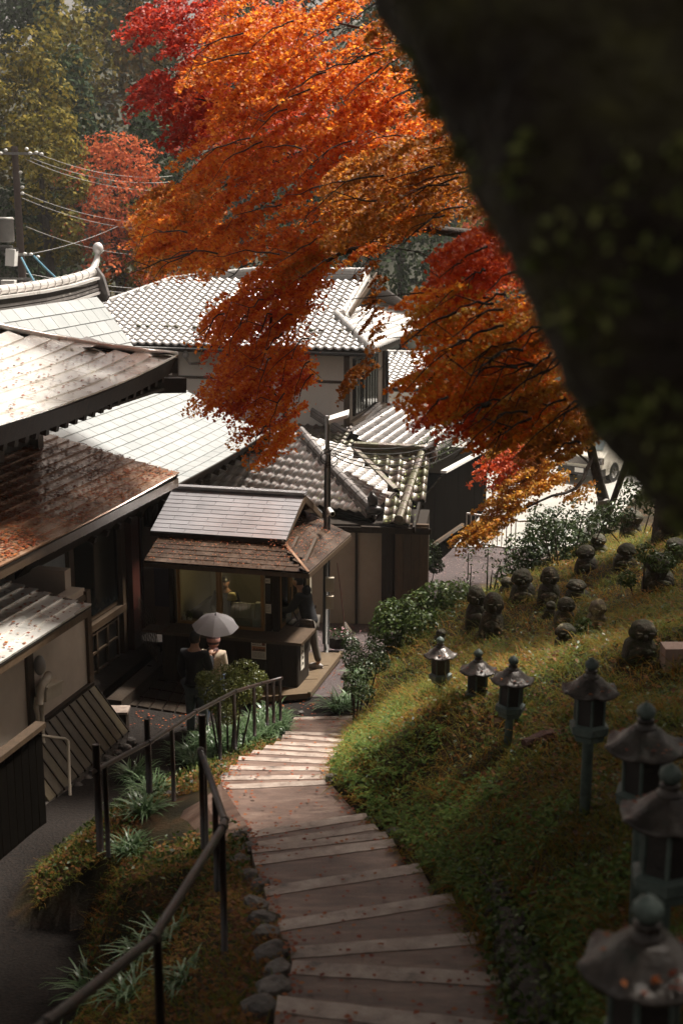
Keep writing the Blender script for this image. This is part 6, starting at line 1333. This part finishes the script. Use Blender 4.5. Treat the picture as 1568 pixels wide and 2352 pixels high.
sprays(ym,YB,29,32.5,150,95,M['lf_brown'],.075); sprays(ym,[(1150,1100),(1260,1060),(1290,1110),(1200,1170),(1120,1240),(1075,1250),(1070,1205),(1130,1150)],28.5,30,75,100,M['lf_yel'],.07); sprays(ym,[(1130,1020),(1190,1030),(1200,1090),(1120,1105),(1100,1090)],28.5,31,22,100,M['lf_redor'],.07); sprays(ym,[(1340,900),(1420,930),(1440,980),(1360,990)],30,32,16,70,M['lf_yel'],.07)
sprays(ym,[(1290,1120),(1350,1110),(1340,1150),(1300,1150)],30,31,7,70,M['lf_yel'],.07); sprays(ym,[(1200,800),(1400,760),(1460,900),(1300,930)],30,34,60,90,M['lf_brown'],.075)
sprays(ym,[(1050,1205),(1110,1190),(1130,1240),(1075,1250)],28.2,29.2,14,90,M['lf_yel'],.065)
mp_=mp0
# giant mossy trunk right in front
gt=thing('giant_mossy_tree',(1.75,2.4,hz(1.75,2.4)),'huge dark moss-covered leaning trunk filling the upper right foreground','tree')
ed=[(760,-330),(845,0),(900,112),(960,218),(1030,335),(1070,425),(1105,490),(1155,585),(1215,685),(1275,765),(1335,872),(1408,965),(1470,1052),(1535,1130),(1610,1215),(1700,1320),(1800,1440)]
path=[];rad=[]; D0=2.1
for i,(px,py) in enumerate(ed):
    a=ed[max(i-1,0)];b=ed[min(i+1,len(ed)-1)]; tx,ty=b[0]-a[0],b[1]-a[1]; l=math.hypot(tx,ty); nx_,ny_=ty/l,-tx/l; R=.40; rp_=R/D0*F
    dd=D0+.0; path.append(d_(px+nx_*rp_*1.0,py+ny_*rp_*1.0,dd)); rad.append(R)
path.append(Vector((path[-1].x+.5,path[-1].y+.1,hz(3,2.4)-.3))); rad.append(.55)
g=G().tube(path,rad,56,cap=False)
# finer rows
P2=[];R2=[]
for a,b,ra,rb_ in zip(path[:-1],path[1:],rad[:-1],rad[1:]):
    for k in range(5): P2.append(a.lerp(b,k/5)); R2.append(ra+(rb_-ra)*k/5)
g=G().tube(P2,R2,72,cap=False)
from mathutils import noise as MN
for i,(x,y,z) in enumerate(g.v):
    c=P2[i//72]; d=(Vector((x,y,z))-c); q=MN.noise(Vector((x*3.2,y*3.2,z*1.6)))*.045+MN.noise(Vector((x*9,y*9,z*5)))*.02+MN.noise(Vector((x*26,y*26,z*18)))*.009
    p=c+d*(1+q/d.length); g.v[i]=tuple(p)
obj('trunk',g,M['mossbark'],gt,smooth=True)
tv=np.array([v for v in g.v if True]); sel=tv[RNG.integers(0,len(tv),9000)]; keep=[]
for p in sel:
    if MN.noise(Vector(p*2.6))+.35*MN.noise(Vector(p*8))>.08: keep.append(p+RNG.normal(0,.012,3))
leaves('moss',np.array(keep),.028,M['moss'],gt,kind='stuff',aspect=.5)
limb=[d_(1330,-350,2.9),d_(1440,0,2.9),d_(1560,260,2.95),d_(1700,480,3.0)]
obj('limb',G().tube(limb,[.2,.22,.24,.26],28),M['mossbark'],gt,smooth=True)
cn=[]  # unseen crown above the view, spread and gaps shaped to shade the ground
for _ in range(1250):
    x=random.uniform(-8,11.5); y=random.uniform(-8,29); z=max(10.9,9.95+.19*y)+random.uniform(0,2.2)
    if (y>(16.2 if x<.8 else 17.2) and not (x>8.3 and y<29)) or (y<.6 and x>-4): continue
    cn.append(((x,y,z),(1.1,1.1,.5)))
for _ in range(90): cn.append(((random.uniform(1.5,8),random.uniform(6.5,13),random.uniform(12.4,14)),(1.1,1.1,.5)))  # extra unseen clumps added to close a sun gap over the lowest steps
crown(cn,110,.26,M['lf_green'],gt,name='crown')
for k in range(7): obj('bough',G().tube([path[0]+Vector((0,0,0)),Vector((path[0].x+random.uniform(-1,1),path[0].y+1,10.9)),Vector((random.uniform(-6,5),random.uniform(0,15),12.2))],[.2,.14,.04],8),M['bark'],gt,smooth=True)
# ------------------------------------------------ wooded hillside behind
def hill(x,y): 
    return -1.3+25*math.tanh(max(0,y-58-.25*max(0,x-2))*.72/25)+1.2*math.sin(x*.13+y*.07)
xs3=np.linspace(-75,75,76); ys3=np.linspace(56,150,60); V3=np.array([(x,y,hill(x,y)-(.4 if y<57.7 else 0)) for y in ys3 for x in xs3]); nx3=len(xs3); idx=np.arange(len(V3)).reshape(len(ys3),nx3)
ho=npmesh('wooded_hill',V3,np.stack([idx[:-1,:-1],idx[:-1,1:],idx[1:,1:],idx[1:,:-1]],-1).reshape(-1,4),mat('forest_floor',[(.01,.012,.006),(.03,.03,.015),(.05,.04,.02)],.9,.8)); ho['kind']='structure'
def tree(x,y,h,r,m,lab,per=3400,size=.3,name='forest_tree',flat_=False,z0=None):
    z0=hill(x,y) if z0 is None else z0; o=thing(name,(x,y,z0),lab,'tree','trees on the wooded hillside'); tp=Vector((x+random.uniform(-.5,.5),y,z0+h*.8))
    obj('trunk',G().tube([Vector((x,y,z0-.5)),Vector((x+random.uniform(-.3,.3),y,z0+h*.4)),tp],[.22,.17,.06],7),M['bark'],o)
    C=[]; n=random.randint(11,15)
    for i in range(n):
        q=(i+.5)/n; zc=z0+h*(.25+.7*q); rr=r*math.sin(PI*min(1,.25+.72*q))**.7; a=i*2.4+random.random(); k=rr*random.uniform(.35,.75)
        C.append(((x+math.cos(a)*k,y+math.sin(a)*k,zc),(r*random.uniform(.32,.5),)*2+(r*(.2 if flat_ else random.uniform(.28,.42)),)))
    for i in range(3): a=i*2.1; obj('limb',G().tube([Vector((x,y,z0+h*(.3+.15*i))),Vector(C[3+i][0])],[.09,.03],5),M['bark'],o)
    crown(C,per/n,size,m,o,up=.4,jit=.7); return o
cols=['lf_far1','lf_far1','lf_far1','lf_far3','lf_far2']; random.seed(33)
nm={'lf_far1':'dark green tree','lf_far2':'yellow-green tree','lf_far3':'brownish tree'}
for row,y in enumerate((60,66,73,81,90,101)):
    lo=d_(-60,400,y).x; hi=d_(470,400,y).x; x=lo
    while x<hi:
        c=random.choice(cols if row<3 else cols[:4]); c='lf_far1' if row>3 else c
        tree(x+random.uniform(-.8,.8),y+random.uniform(-2.5,2.5),random.uniform(7,10.5)*(1+row*.05),random.uniform(2.3,3.3)*(1+.05*row),M[c],nm[c]+' in the '+('front','second','third','fourth','fifth','rear')[row]+' rank, '+('farthest left','left of the utility pole','right of the utility pole','above the ridge ornament','behind the orange tree','beside the big maple','hidden by the big maple')[min(6,int((x-lo)/(hi-lo)*7))],per=3000,size=.27+.02*row); x+=random.uniform(3.6,4.8)*(1+.08*row)
for row,y in enumerate((64,76,90)):
    x=d_(560,400,y).x
    while x<d_(1330,400,y).x:
        c=random.choice(['lf_far1','lf_far3','lf_far2','lf_far1']); tree(x,y+random.uniform(-3,3),random.uniform(8,11),random.uniform(2.8,3.6),M[c],nm[c]+' in the '+('nearest','middle','farthest')[row]+' rank in the maple gaps, '+('behind the tongue of leaves','above the tiled ridge','left of the distant pole','beside the distant pole','right of the distant pole')[min(4,int((x-d_(560,400,y).x)/(d_(1330,400,y).x-d_(560,400,y).x)*5))],per=2600,size=.3); x+=random.uniform(3.4,4.6)
P=d_(290,345,57); tree(P.x,57,5.8,2.7,M['lf_far4'],'orange-red maple standing before the green slope left of the big maple',per=4200,size=.17,flat_=True,z0=P.z-5.2)
P=d_(290,520,56); tree(P.x,56,4.2,2.4,M['lf_far4'],'lower orange maple just above the tiled roof ridge',per=2600,size=.17,flat_=True,z0=P.z-3.5)
P=d_(135,480,55); tree(P.x,55,8,1.9,M['lf_far2'],'yellow-green tree right of the utility pole',per=3600,size=.2,z0=P.z-4)
P=d_(110,250,60); tree(P.x,60,8,2.6,M['lf_far2'],'yellow-leaved tree high above the utility pole',per=3600,size=.22,z0=P.z-5)
P=d_(-5,300,58); tree(P.x,58,6,2.0,M['lf_far2'],'bright yellow tree at the left edge',per=2400,size=.22,z0=P.z-3.5)
P=d_(1150,560,60); tree(P.x,60,7,2.6,M['lf_far4'],'red-orange maple in the haze beyond the gap',per=2400,size=.24,z0=P.z-4)
for i,(x,y,h,r) in enumerate(((11,2,15,3.5),(13,9,16,3.8),(12.5,16,15,3.5),(14,23,16,3.8),(16,30,16,3.8),(9,-5,16,3.6),(19,36,15,3.6))):  # out-of-view evergreens added to block low sky light from the near slope
    tree(x,y,h,r,M['lf_green'],['dark evergreen on the upper slope nearest the camera on the right','second dark evergreen up the right-hand slope','third dark evergreen up the right-hand slope','fourth dark evergreen up the right-hand slope','fifth dark evergreen, beside the pole slope','dark evergreen behind the camera on the right','farthest dark evergreen at the top right of the slope'][i],per=1500,size=.5,z0=hz(min(x,14),y)-.3)
# ------------------------------------------------ mist in the valley
hzb=G().box(-90,90,-30,150,-3.2,62); ho_=obj('haze',hzb,MC['deck'] if False else M['deck']); ho_['kind']='stuff'
hm=bpy.data.materials.new('haze'); hm.use_nodes=True; n=hm.node_tree; n.nodes.remove(n.nodes['Principled BSDF']); pv_=n.nodes.new('ShaderNodeVolumePrincipled'); pv_.inputs['Density'].default_value=.0006; pv_.inputs['Color'].default_value=(.9,.88,.86,1); pv_.inputs['Anisotropy'].default_value=.2
n.links.new(pv_.outputs[0],n.nodes['Material Output'].inputs['Volume']); ho_.data.materials.clear(); ho_.data.materials.append(hm)
tag(ho_,'thin pale mist filling the valley air','haze',kind='stuff')
